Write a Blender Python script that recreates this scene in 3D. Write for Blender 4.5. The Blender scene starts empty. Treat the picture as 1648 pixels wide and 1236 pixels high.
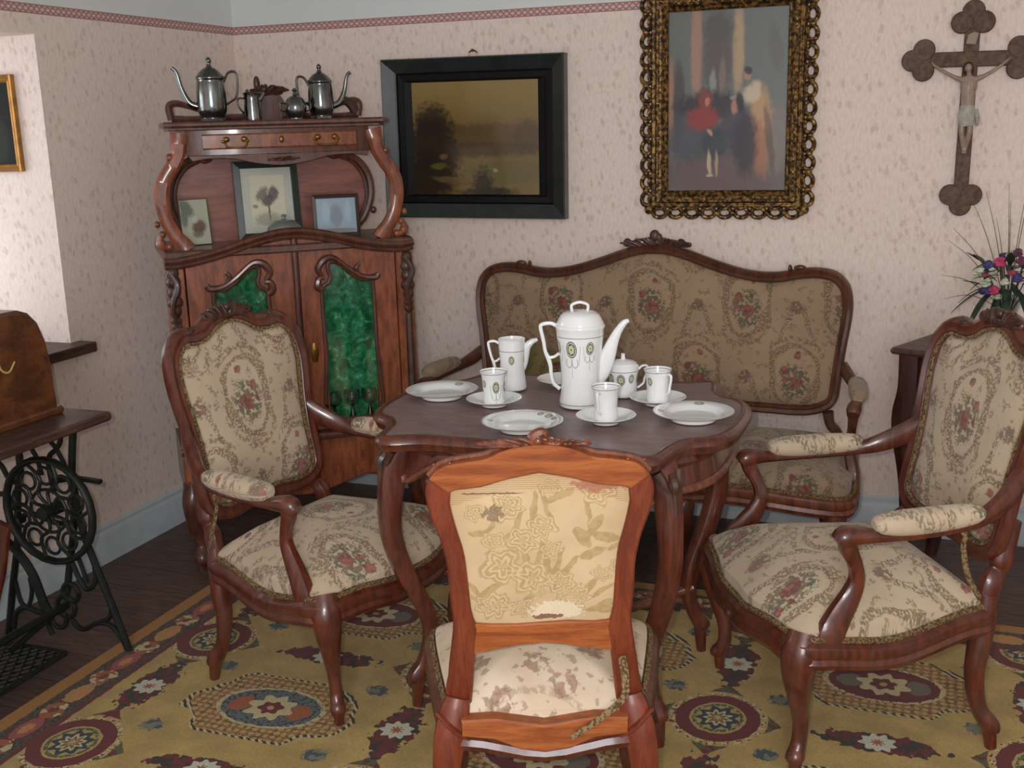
import bpy, math, random
import numpy as np
from mathutils import Vector, Matrix
R = math.radians
PI = math.pi
S = bpy.context.scene
C = S.collection
random.seed(7)

# ---------------------------------------------------------------- camera
cam_d = bpy.data.cameras.new('camera'); cam = bpy.data.objects.new('camera', cam_d); C.objects.link(cam)
cam_d.sensor_width = 36.0; cam_d.lens = 36.0*1800/1648; cam_d.clip_start = 0.05
YAW, PITCH, ROLL = R(20.75), R(13.1), R(-1.62)
fw = Vector((-math.sin(YAW)*math.cos(PITCH), math.cos(YAW)*math.cos(PITCH), -math.sin(PITCH)))
rt = fw.cross(Vector((0, 0, 1))).normalized(); up = rt.cross(fw)
rt, up = rt*math.cos(ROLL)+up*math.sin(ROLL), -rt*math.sin(ROLL)+up*math.cos(ROLL)
cam.matrix_world = Matrix(((rt.x, up.x, -fw.x, 0), (rt.y, up.y, -fw.y, 0), (rt.z, up.z, -fw.z, 1.55), (0, 0, 0, 1)))
S.camera = cam
# ---------------------------------------------------------------- world, lights, exposure
wd = bpy.data.worlds.new('world'); S.world = wd; wd.use_nodes = True
wd.node_tree.nodes['Background'].inputs[0].default_value = (0.90, 0.93, 1.0, 1)
wd.node_tree.nodes['Background'].inputs[1].default_value = 0.42
S.view_settings.view_transform = 'Standard'; S.view_settings.look = 'None'
S.view_settings.gamma = 1.0; S.view_settings.use_curve_mapping = False
S.view_settings.exposure = 0.60
def area(name, loc, target, sx, sy, power, col):
    l = bpy.data.lights.new(name, 'AREA'); l.shape = 'RECTANGLE'; l.size = sx; l.size_y = sy; l.energy = power; l.color = col
    o = bpy.data.objects.new(name, l); C.objects.link(o); o.location = loc
    o.rotation_euler = (Vector(target)-Vector(loc)).to_track_quat('-Z', 'Y').to_euler(); return o
# camera flash, a little left of and above the lens
fl = bpy.data.lights.new('camera_flash', 'POINT'); fl.energy = 48; fl.color = (1.0, 0.93, 0.84); fl.shadow_soft_size = 0.012
flo = bpy.data.objects.new('camera_flash', fl); C.objects.link(flo)
flo.location = Vector((0, 0, 1.55)) - rt*0.055 + up*0.035 - fw*0.0
# daylight: window behind the camera and window in the left niche
area('daylight_rear', (0.5, -1.6, 1.8), (-0.3, 4.2, 1.2), 1.1, 1.5, 46, (0.95, 0.95, 1.0))
area('daylight_left', (-3.55, 2.35, 1.36), (-2.3, 2.6, 1.2), 0.9, 1.0, 7, (0.84, 0.91, 1.0))

# ---------------------------------------------------------------- object helpers
def thing(name, label, cat, loc=(0, 0, 0), rotz=0.0, group=None):
    o = bpy.data.objects.new(name, None); C.objects.link(o); o.empty_display_size = 0.05
    o.location = loc; o.rotation_euler = (0, 0, rotz); tag(o, label, cat, group); return o
def tag(o, label=None, cat=None, group=None, kind=None):
    if label: o['label'] = label
    if cat: o['category'] = cat
    if group: o['group'] = group
    if kind: o['kind'] = kind
    return o
def cr(pts, n=6, closed=False):
    P = np.array(pts, float); m = len(P); out = []
    for i in range(m if closed else m-1):
        if closed: a, b, c, d = P[(i-1) % m], P[i], P[(i+1) % m], P[(i+2) % m]
        else:
            b, c = P[i], P[i+1]; a = P[i-1] if i > 0 else 2*b-c; d = P[i+2] if i+2 < m else 2*c-b
        for k in range(n):
            t = k/n
            out.append(0.5*((2*b)+(-a+c)*t+(2*a-5*b+4*c-d)*t*t+(-a+3*b-3*c+d)*t**3))
    if not closed: out.append(P[-1])
    return np.array(out)
def mirror_x(half):      # half: points from x=0 (first) to x=0 (last) along the +x side
    L = [(-x, y) for x, y in reversed(half) if abs(x) > 1e-6]
    return list(half)+L
def xz(y0): return lambda u, v, w: (u, y0-w, v)
def xy(z0): return lambda u, v, w: (u, v, z0+w)
class MB:
    def __init__(s): s.v = []; s.f = []; s.uv = []; s.xf = None
    def add(s, verts, faces, uvs=None):
        b = len(s.v)
        for i, p in enumerate(verts):
            p = tuple(float(q) for q in p)
            if s.xf: p = tuple(s.xf(*p))
            s.v.append(p); s.uv.append(tuple(uvs[i]) if uvs is not None else (p[0]+p[1], p[2]))
        s.f += [tuple(b+i for i in f) for f in faces]; return s
    def box(s, c, d, rz=0.0):
        x, y, z = c; a, b, h = d[0]/2, d[1]/2, d[2]/2; V = []
        for k in (-h, h):
            for i, j in ((-a, -b), (a, -b), (a, b), (-a, b)):
                V.append((x+i*math.cos(rz)-j*math.sin(rz), y+i*math.sin(rz)+j*math.cos(rz), z+k))
        return s.add(V, [(3, 2, 1, 0), (4, 5, 6, 7), (0, 1, 5, 4), (1, 2, 6, 5), (2, 3, 7, 6), (3, 0, 4, 7)])
    def tube(s, pts, n=10, sub=6, cap=True, up=(0, 0, 1), closed=False, sq=2.0, flute=0):
        P = [tuple(p)+(p[3],) if len(p) == 4 else tuple(p) for p in pts]
        P = cr(P, sub, closed) if sub > 1 else np.array(P, float)
        m = len(P); V = []; U = []
        T = np.array([(P[(i+1) % m]-P[i-1])[:3] if closed else (P[min(i+1, m-1)]-P[max(i-1, 0)])[:3] for i in range(m)])
        T /= np.maximum(np.linalg.norm(T, axis=1), 1e-9)[:, None]
        u = np.array(up, float); u -= T[0]*(u@T[0])
        if np.linalg.norm(u) < 1e-3: u = np.array((1.0, 0.02, 0.01)); u -= T[0]*(u@T[0])
        L = 0
        for i in range(m):
            u = u-T[i]*(u@T[i]); u /= np.linalg.norm(u); w = np.cross(T[i], u)
            if i: L += np.linalg.norm(P[i][:3]-P[i-1][:3])
            for k in range(n):
                a = 2*PI*k/n; ca, sa = math.cos(a), math.sin(a)
                e = (abs(ca)**sq+abs(sa)**sq)**(-1/sq)
                if flute: e *= 1-flute*(0.5+0.5*math.cos(a*4))
                V.append(P[i][:3]+w*(ca*e*abs(P[i][3]))+u*(sa*e*abs(P[i][4]))); U.append((k/n*0.1, L))
        F = []
        for i in range(m if closed else m-1):
            j = (i+1) % m
            for k in range(n): F.append((i*n+k, i*n+(k+1) % n, j*n+(k+1) % n, j*n+k))
        if cap and not closed:
            F.append(tuple(range(n-1, -1, -1))); F.append(tuple((m-1)*n+k for k in range(n)))
        return s.add(V, F, U)
    def lathe(s, prof, n=32, c=(0, 0, 0), sub=1, tilt=None):
        pr = cr(prof, sub) if sub > 1 else prof
        V = []; U = []; F = []; m = len(pr)
        for r, z in pr:
            for k in range(n):
                a = 2*PI*k/n; p = Vector((max(r, 1e-4)*math.cos(a), max(r, 1e-4)*math.sin(a), z))
                if tilt: p = tilt @ p
                V.append((c[0]+p.x, c[1]+p.y, c[2]+p.z)); U.append((k/n, z))
        for i in range(m-1):
            for k in range(n): F.append((i*n+k, i*n+(k+1) % n, (i+1)*n+(k+1) % n, (i+1)*n+k))
        F.append(tuple(range(n-1, -1, -1))); F.append(tuple((m-1)*n+k for k in range(n)))
        return s.add(V, F, U)
    def ball(s, c, r, n=10, m=7):
        rr = r if isinstance(r, (tuple, list)) else (r, r, r); V = []; F = []
        for i in range(m+1):
            t = PI*i/m
            for k in range(n):
                a = 2*PI*k/n; q = max(math.sin(t), 1e-3)
                V.append((c[0]+rr[0]*q*math.cos(a), c[1]+rr[1]*q*math.sin(a), c[2]-rr[2]*math.cos(t)))
        for i in range(m):
            for k in range(n): F.append((i*n+k, i*n+(k+1) % n, (i+1)*n+(k+1) % n, (i+1)*n+k))
        return s.add(V, F)
    def prism(s, poly, mp, w0, w1, bev=0.0):
        P = np.array(poly, float); n = len(P); V = []; U = []; F = []
        A = 0.5*sum(P[i][0]*P[(i+1) % n][1]-P[(i+1) % n][0]*P[i][1] for i in range(n))
        if A < 0: P = P[::-1]
        rings = [(0, w0), (0, w1)] if not bev else [(-bev, w0), (0, w0+bev*(1 if w1 > w0 else -1)), (0, w1-bev*(1 if w1 > w0 else -1)), (-bev, w1)]
        N = normals(P)
        for o, w in rings:
            for i in range(n):
                q = P[i]+N[i]*o; V.append(mp(q[0], q[1], w)); U.append((q[0], q[1]))
        for r in range(len(rings)-1):
            for i in range(n): j = (i+1) % n; F.append((r*n+i, r*n+j, (r+1)*n+j, (r+1)*n+i))
        F.append(tuple(range(n-1, -1, -1))); F.append(tuple((len(rings)-1)*n+i for i in range(n)))
        return s.add(V, F, U)
    def sweep(s, outline, prof, mp, closed=True, scale=None):
        P = np.array(outline, float); n = len(P); N = normals(P, closed); V = []; U = []; F = []; m = len(prof)
        for i in range(n):
            k = scale[i] if scale is not None else 1.0
            for a, b in prof:
                q = P[i]+N[i]*a*k; V.append(mp(q[0], q[1], b)); U.append((q[0], q[1]))
        for i in range(n if closed else n-1):
            j = (i+1) % n
            for k in range(m): l = (k+1) % m; F.append((i*m+k, j*m+k, j*m+l, i*m+l))
        if not closed:
            F.append(tuple(range(m))); F.append(tuple((n-1)*m+k for k in range(m-1, -1, -1)))
        return s.add(V, F, U)
    def panel(s, outline, mp, h=0.03, p=2.5, rings=9, skirt=0.0, wave=None, cc=None, back=None):
        P = np.array(outline, float); n = len(P); c = P.mean(0) if cc is None else np.array(cc, float); V = []; U = []; F = []
        N = normals(P); L = []
        if skirt:
            for w in (1.0, 0.5): L.append([(P[i], -skirt*w, P[i]+N[i]*skirt*w) for i in range(n)])
        for r in range(rings+1):
            t = 1-r/rings*0.999
            if r and r < 3 and rings > 6: t = 1-(r*0.5)/rings
            L.append([(c+(P[i]-c)*t, h*(1-t**p), c+(P[i]-c)*t) for i in range(n)])
        for ring in L:
            for i in range(n):
                q, w, t2 = ring[i]
                if wave: w += wave(q[0], q[1])
                V.append(mp(q[0], q[1], w)); U.append((t2[0], t2[1]))
        for r in range(len(L)-1):
            for i in range(n): j = (i+1) % n; F.append((r*n+i, r*n+j, (r+1)*n+j, (r+1)*n+i))
        F.append(tuple((len(L)-1)*n+i for i in range(n)))
        if back is not None:
            b = len(V)
            for i in range(n): V.append(mp(P[i][0], P[i][1], back)); U.append(tuple(P[i]))
            for i in range(n): j = (i+1) % n; F.append((b+i, b+j, j, i))
            F.append(tuple(b+i for i in range(n-1, -1, -1)))
        return s.add(V, F, U)
    def holed(s, outer, inner, mp, w0, w1, n=96):
        ci = np.array(inner, float).mean(0); V = []; F = []; U = []
        A = [2*PI*k/n for k in range(n)]
        for q in list(np.array(outer, float))+list(np.array(inner, float)):
            pass
        for poly in (outer, inner):
            for w in (w0, w1):
                for a in A:
                    h = rayhit(poly, ci, a); V.append(mp(h[0], h[1], w)); U.append((h[0], h[1]))
        for k in range(n):
            l = (k+1) % n
            F += [(k, l, 2*n+l, 2*n+k), (n+k, 3*n+k, 3*n+l, n+l), (k, n+k, n+l, l), (2*n+k, 2*n+l, 3*n+l, 3*n+k)]
        return s.add(V, F, U)
    def build(s, name, mat, parent=None, smooth=40, bevel=0.0, seg=2, subsurf=0, remesh=0.0, solid=0.0, rings=None):
        me = bpy.data.meshes.new(name); me.from_pydata(s.v, [], s.f); me.update()
        ul = me.uv_layers.new(name='UVMap')
        vi = np.zeros(len(me.loops), dtype=np.int32); me.loops.foreach_get('vertex_index', vi)
        ul.data.foreach_set('uv', np.array(s.uv, dtype=np.float32)[vi].ravel())
        if smooth: me.shade_smooth(); me.set_sharp_from_angle(angle=R(smooth))
        o = bpy.data.objects.new(name, me); C.objects.link(o); me.materials.append(mat)
        if parent: o.parent = parent
        if solid: md = o.modifiers.new('solid', 'SOLIDIFY'); md.thickness = solid; md.offset = 0
        if remesh:
            md = o.modifiers.new('remesh', 'REMESH'); md.mode = 'VOXEL'; md.voxel_size = remesh; md.use_smooth_shade = True
            md = o.modifiers.new('sm', 'SMOOTH'); md.iterations = 3
        if bevel: md = o.modifiers.new('bevel', 'BEVEL'); md.width = bevel; md.segments = seg; md.limit_method = 'ANGLE'; md.angle_limit = R(35)
        if subsurf: md = o.modifiers.new('sub', 'SUBSURF'); md.levels = subsurf; md.render_levels = subsurf
        return o
def normals(P, closed=True):
    n = len(P); N = np.zeros_like(P)
    A = 0.5*sum(P[i][0]*P[(i+1) % n][1]-P[(i+1) % n][0]*P[i][1] for i in range(n))
    sg = 1 if A > 0 else -1
    for i in range(n):
        t = P[(i+1) % n]-P[i-1] if closed else P[min(i+1, n-1)]-P[max(i-1, 0)]
        t = t/max(np.linalg.norm(t), 1e-9); N[i] = (t[1]*sg, -t[0]*sg)
    return N
def rayhit(poly, c, a):
    d = (math.cos(a), math.sin(a)); best = None; n = len(poly)
    for i in range(n):
        p, q = poly[i], poly[(i+1) % n]
        ex, ey = q[0]-p[0], q[1]-p[1]; den = d[0]*ey-d[1]*ex
        if abs(den) < 1e-12: continue
        t = ((p[0]-c[0])*ey-(p[1]-c[1])*ex)/den; u = ((p[0]-c[0])*d[1]-(p[1]-c[1])*d[0])/den
        if t > 0 and -1e-9 <= u <= 1+1e-9 and (best is None or t < best): best = t
    best = best or 0.01
    return (c[0]+d[0]*best, c[1]+d[1]*best)
def leafwork(mb, c, sx, sz, n=14, seed=1, d=0.012, ax='x'):
    # a carved spray of overlapping acanthus leaves and small scrolls, in the xz plane about c
    rnd = random.Random(seed); x0, y0, z0 = c
    for i in range(n):
        t = (i+0.5)/n*2-1; sg = 1 if t >= 0 else -1
        bx = x0+t*sx*0.72; hx = t*sx+sg*sx*0.10; hz = sz*(0.25+0.85*(1-abs(t))**0.8)*rnd.uniform(0.75, 1.1)
        r = d*rnd.uniform(0.45, 0.7); yy = y0-rnd.uniform(0, d*0.5)
        mb.tube([(bx, y0, z0-sz*0.25, r*0.9, r*0.7), (bx+(hx-bx)*0.4, yy, z0+hz*0.35, r*1.1, r*0.8), (hx, yy-d*0.3, z0+hz*0.85, r*0.8, r*0.6), (hx+sg*r*0.9, yy-d*0.5, z0+hz*0.75, r*0.35, r*0.3)], 7, 3)
    for sg in (-1, 1):
        mb.tube([(x0, y0, z0-sz*0.2, d*0.6), (x0+sg*sx*0.5, y0, z0-sz*0.05, d*0.55), (x0+sg*sx*0.95, y0, z0-sz*0.12, d*0.45), (x0+sg*sx*1.05, y0-d*.3, z0+sz*0.15, d*0.4), (x0+sg*sx*0.95, y0-d*.3, z0+sz*0.28, d*0.3)], 7, 4)
    mb.ball((x0, y0-d*0.5, z0+sz*0.35), (d*0.7, d*0.6, d*0.9), 8, 6)
    return mb
# ---------------------------------------------------------------- node expression helper
class X:
    def __init__(s, nt, v): s.nt = nt; s.v = v
    def m(s, op, *a, clamp=False):
        n = s.nt.nodes.new('ShaderNodeMath'); n.operation = op; n.use_clamp = clamp
        for i, q in enumerate((s,)+a):
            q = q.v if isinstance(q, X) else q
            if isinstance(q, (int, float)): n.inputs[i].default_value = q
            else: s.nt.links.new(q, n.inputs[i])
        return X(s.nt, n.outputs[0])
    def __add__(s, o): return s.m('ADD', o)
    __radd__ = __add__
    def __sub__(s, o): return s.m('SUBTRACT', o)
    def __rsub__(s, o): return X(s.nt, o).m('SUBTRACT', s)
    def __mul__(s, o): return s.m('MULTIPLY', o)
    __rmul__ = __mul__
    def __truediv__(s, o): return s.m('DIVIDE', o)
    def max(s, o): return s.m('MAXIMUM', o)
    def min(s, o): return s.m('MINIMUM', o)
    def abs(s): return s.m('ABSOLUTE')
    def sqrt(s): return s.m('SQRT')
    def sin(s): return s.m('SINE')
    def lt(s, o): return s.m('LESS_THAN', o)
    def gt(s, o): return s.m('GREATER_THAN', o)
    def floor(s): return s.m('FLOOR')
    def atan2(s, o): return s.m('ARCTAN2', o)
    def tile(s, p, o=0.0):       # centred modulo
        t = (s-o)/p+0.5; return (t-t.floor()-0.5)*p
    def sm(s, a, b):             # smoothstep a->b gives 0->1
        n = s.nt.nodes.new('ShaderNodeMapRange'); n.interpolation_type = 'SMOOTHSTEP'
        s.nt.links.new(s.v, n.inputs[0])
        if a <= b: n.inputs[1].default_value = a; n.inputs[2].default_value = b
        else: n.inputs[1].default_value = b; n.inputs[2].default_value = a; n.inputs[3].default_value = 1; n.inputs[4].default_value = 0
        return X(s.nt, n.outputs[0])
def lin(c):
    f = lambda v: (v/255/12.92) if v/255 <= 0.04045 else ((v/255+0.055)/1.055)**2.4
    return (f(c[0]), f(c[1]), f(c[2]), 1)
class Mat:
    def __init__(s, name, rough=0.5, coat=0.0, metal=0.0, spec=0.5, sheen=0.0):
        s.m = bpy.data.materials.new(name); s.m.use_nodes = True; s.nt = s.m.node_tree; s.b = s.nt.nodes['Principled BSDF']
        s.b.inputs['Roughness'].default_value = rough; s.b.inputs['Metallic'].default_value = metal
        s.b.inputs['Coat Weight'].default_value = coat; s.b.inputs['Coat Roughness'].default_value = 0.12
        s.b.inputs['Specular IOR Level'].default_value = spec; s.b.inputs['Sheen Weight'].default_value = sheen
        s.tc = s.nt.nodes.new('ShaderNodeTexCoord')
    def xyz(s, kind='Object', dist=0.0, dscale=5.0):
        v = s.tc.outputs[kind]
        if dist:
            n = s.nt.nodes.new('ShaderNodeTexNoise'); n.inputs['Scale'].default_value = dscale; s.nt.links.new(v, n.inputs[0])
            a = s.nt.nodes.new('ShaderNodeVectorMath'); a.operation = 'SUBTRACT'; s.nt.links.new(n.outputs['Color'], a.inputs[0]); a.inputs[1].default_value = (.5, .5, .5)
            b = s.nt.nodes.new('ShaderNodeVectorMath'); b.operation = 'SCALE'; s.nt.links.new(a.outputs[0], b.inputs[0]); b.inputs['Scale'].default_value = dist
            c = s.nt.nodes.new('ShaderNodeVectorMath'); c.operation = 'ADD'; s.nt.links.new(v, c.inputs[0]); s.nt.links.new(b.outputs[0], c.inputs[1]); v = c.outputs[0]
        sp = s.nt.nodes.new('ShaderNodeSeparateXYZ'); s.nt.links.new(v, sp.inputs[0])
        return [X(s.nt, sp.outputs[i]) for i in range(3)]
    def vec(s, x, y, z=0.0):
        n = s.nt.nodes.new('ShaderNodeCombineXYZ')
        for i, q in enumerate((x, y, z)):
            if isinstance(q, X): s.nt.links.new(q.v, n.inputs[i])
            else: n.inputs[i].default_value = q
        return n.outputs[0]
    def noise(s, scale=5, detail=2, vec=None, kind='Object', stretch=None, rough=0.5, dist=0.0):
        n = s.nt.nodes.new('ShaderNodeTexNoise'); n.inputs['Scale'].default_value = scale; n.inputs['Detail'].default_value = detail
        n.inputs['Roughness'].default_value = rough; n.inputs['Distortion'].default_value = dist
        v = vec or s.tc.outputs[kind]
        if stretch:
            mp = s.nt.nodes.new('ShaderNodeMapping'); mp.inputs['Scale'].default_value = stretch; s.nt.links.new(v, mp.inputs[0]); v = mp.outputs[0]
        s.nt.links.new(v, n.inputs[0]); return X(s.nt, n.outputs[0])
    def voro(s, scale=5, vec=None, kind='Object', rnd=1.0, feature='F1', out='Distance'):
        n = s.nt.nodes.new('ShaderNodeTexVoronoi'); n.inputs['Scale'].default_value = scale; n.feature = feature; n.inputs['Randomness'].default_value = rnd
        s.nt.links.new(vec or s.tc.outputs[kind], n.inputs[0]); return X(s.nt, n.outputs[out])
    def mix(s, fac, a, b):
        n = s.nt.nodes.new('ShaderNodeMix'); n.data_type = 'RGBA'
        for i, q in ((6, a), (7, b)):
            if isinstance(q, tuple): n.inputs[i].default_value = q
            else: s.nt.links.new(q, n.inputs[i])
        if isinstance(fac, X): s.nt.links.new(fac.v, n.inputs[0])
        else: n.inputs[0].default_value = fac
        return n.outputs[2]
    def col(s, c):
        if isinstance(c, tuple): s.b.inputs['Base Color'].default_value = c
        else: s.nt.links.new(c, s.b.inputs['Base Color'])
        return s
    def rough(s, x): s.nt.links.new(x.v, s.b.inputs['Roughness']); return s
    def bump(s, h, strength=0.3, dist=0.002):
        n = s.nt.nodes.new('ShaderNodeBump'); n.inputs['Strength'].default_value = strength; n.inputs['Distance'].default_value = dist
        s.nt.links.new(h.v, n.inputs['Height']); s.nt.links.new(n.outputs[0], s.b.inputs['Normal']); return s

def wood(name, dark, light, rough=0.32, coat=0.5, stretch=(9, 9, 1.2), dust=0.0, scale=6):
    M = Mat(name, rough, coat)
    g = M.noise(scale, 4, stretch=stretch, dist=0.6); g2 = M.noise(scale*7, 2, stretch=stretch)
    c = M.mix((g*0.75+g2*0.3).sm(0.35, 0.72), lin(dark), lin(light))
    if dust:
        c = M.mix(M.noise(14, 4).sm(0.35, 0.75)*dust, c, lin((120, 105, 98)))
    M.col(c); M.bump(g2, 0.12, 0.001)
    M.rough(M.noise(18, 3)*0.25+rough-0.1); return M.m
W_RED = wood('mahogany_red', (68, 28, 18), (106, 49, 31), dust=0.12)
W_MID = wood('walnut_mid', (80, 38, 24), (134, 70, 42), 0.38, 0.35, dust=0.15)
W_ORANGE = wood('beech_flash_orange_across', (128, 62, 26), (170, 96, 46), 0.45, 0.15, stretch=(1.0, 6, 9))  # unpolished chair back; flash light on it is put into the lighter orange
W_STILE = wood('beech_red_stile', (98, 38, 20), (128, 58, 32), 0.42, 0.2)
W_DARK = wood('carved_dark_wood', (46, 24, 14), (82, 44, 27), 0.45, 0.2, dust=0.25)
W_CAB = wood('cabinet_veneer', (104, 50, 28), (156, 86, 50), 0.34, 0.45, stretch=(7, 7, 1.6), dust=0.08)
W_CABD = wood('cabinet_moulding', (62, 32, 22), (104, 56, 38), 0.36, 0.4, dust=0.15)
W_SOFA = wood('sofa_dark_wood', (62, 30, 18), (102, 54, 30), 0.42, 0.3, dust=0.15)
W_SEW = wood('sewing_table_wood', (58, 38, 32), (92, 66, 54), 0.5, 0.1, stretch=(9, 1.5, 9))
W_CASE = wood('sewing_case_wood', (72, 40, 22), (112, 66, 34), 0.36, 0.3, stretch=(6, 2, 3))
W_TOP = wood('dusty_table_top', (122, 100, 98), (142, 120, 116), 0.42, 0.1, stretch=(2, 6, 6), dust=0.25)
W_SIDE = wood('dark_side_table', (48, 20, 16), (78, 36, 26), 0.45, 0.2)
W_FLOOR = None
def plain(name, c, rough=0.5, metal=0.0, coat=0.0, spec=0.5, nz=0.08, ns=20):
    M = Mat(name, rough, coat, metal, spec); n = M.noise(ns, 3)
    c1 = lin(c); c2 = tuple(max(0, q*(1-nz*4)) for q in c1[:3])+(1,)
    M.col(M.mix(n.sm(0.3, 0.7), c2, c1)); return M.m
IRON = plain('black_cast_iron', (46, 50, 46), 0.5, 0.6, nz=0.1)
BRASS = plain('old_brass', (150, 112, 58), 0.35, 0.9)
BLACKW = plain('black_frame_paint', (44, 52, 50), 0.34, 0.0, 0.3)
BLACKI = plain('black_inner_slip', (16, 12, 12), 0.55, 0.0, 0.0, spec=0.25)
SILVER = Mat('tarnished_silver', 0.16, metal=1.0); SILVER.col(SILVER.mix(SILVER.noise(9, 3).sm(.3, .7), lin((104, 106, 104)), lin((150, 152, 150)))); SILVER = SILVER.m
PAINT_WHITE = plain('white_limewash', (222, 226, 226), 0.85, nz=0.02, ns=4)
BASEB = plain('pale_blue_grey_baseboard', (196, 208, 212), 0.45, nz=0.02)
GLASS = bpy.data.materials.new('clear_glass'); GLASS.use_nodes = True
_b = GLASS.node_tree.nodes['Principled BSDF']; _b.inputs['Transmission Weight'].default_value = 1; _b.inputs['Roughness'].default_value = 0.02; _b.inputs['IOR'].default_value = 1.45; _b.inputs['Base Color'].default_value = (0.93, 0.97, 0.95, 1)
def thin_glass(name, refl=0.06, tint=(1, 1, 1, 1)):
    m = bpy.data.materials.new(name); m.use_nodes = True; nt = m.node_tree; nt.nodes.clear()
    o = nt.nodes.new('ShaderNodeOutputMaterial'); a = nt.nodes.new('ShaderNodeBsdfTransparent'); g = nt.nodes.new('ShaderNodeBsdfGlossy'); mx = nt.nodes.new('ShaderNodeMixShader')
    a.inputs[0].default_value = tint; g.inputs['Roughness'].default_value = 0.03; mx.inputs[0].default_value = refl
    nt.links.new(a.outputs[0], mx.inputs[1]); nt.links.new(g.outputs[0], mx.inputs[2]); nt.links.new(mx.outputs[0], o.inputs[0]); return m
PANE = thin_glass('window_pane_glass', 0.05)
STEMG = bpy.data.materials.new('dark_green_glass'); STEMG.use_nodes = True
_b = STEMG.node_tree.nodes['Principled BSDF']; _b.inputs['Base Color'].default_value = (0.004, 0.02, 0.012, 1); _b.inputs['Roughness'].default_value = 0.05

def wallpaper(name, axis):
    M = Mat(name, 0.8, spec=0.25); x, y, z = M.xyz('Object'); u = (x if axis == 'x' else y)
    # slow hanging-strip drift and tiny vertical sprigs
    sv = M.vec(u*38+z*4, z*21)
    d = M.voro(1.0, vec=sv, rnd=0.85)
    vc = M.nt.nodes.new('ShaderNodeSeparateColor'); M.nt.links.new(M.voro(1.0, vec=sv, rnd=0.85, out='Color').v, vc.inputs[0]); col = X(M.nt, vc.outputs[0])
    sprig = (d+(M.noise(120, 2, vec=M.vec(u, z*0.7))-0.5)*0.7).sm(0.40, 0.16)
    base = M.mix(M.noise(110, 3, vec=M.vec(u, z*0.35)).sm(0.38, 0.66)*0.85, lin((236, 220, 208)), lin((226, 208, 199)))
    c = M.mix(sprig*0.42, base, M.mix(col.gt(0.5), lin((188, 162, 158)), lin((192, 166, 142))))
    # printed border under the white band
    bz = z-1.964
    k = bz.abs().lt(0.016)
    wv = ((u*2*PI/0.05).sin()*0.010-bz).abs().sm(0.006, 0.002)
    wv2 = ((u*2*PI/0.05+PI).sin()*0.010-bz).abs().sm(0.006, 0.002)
    edge = (bz.abs()-0.014).abs().lt(0.0022)
    bc = M.mix(wv.max(wv2).max(edge)*0.85, lin((212, 186, 180)), lin((158, 106, 106)))
    c = M.mix(k, c, bc)
    c = M.mix(z.gt(1.981), c, M.mix(M.noise(3, 2), lin((214, 220, 218)), lin((226, 230, 228))))
    M.col(c); M.bump(sprig, 0.15, 0.0006); return M.m
WALLX = wallpaper('sprigged_wallpaper_back', 'x'); WALLY = wallpaper('sprigged_wallpaper_side', 'y')

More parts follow.
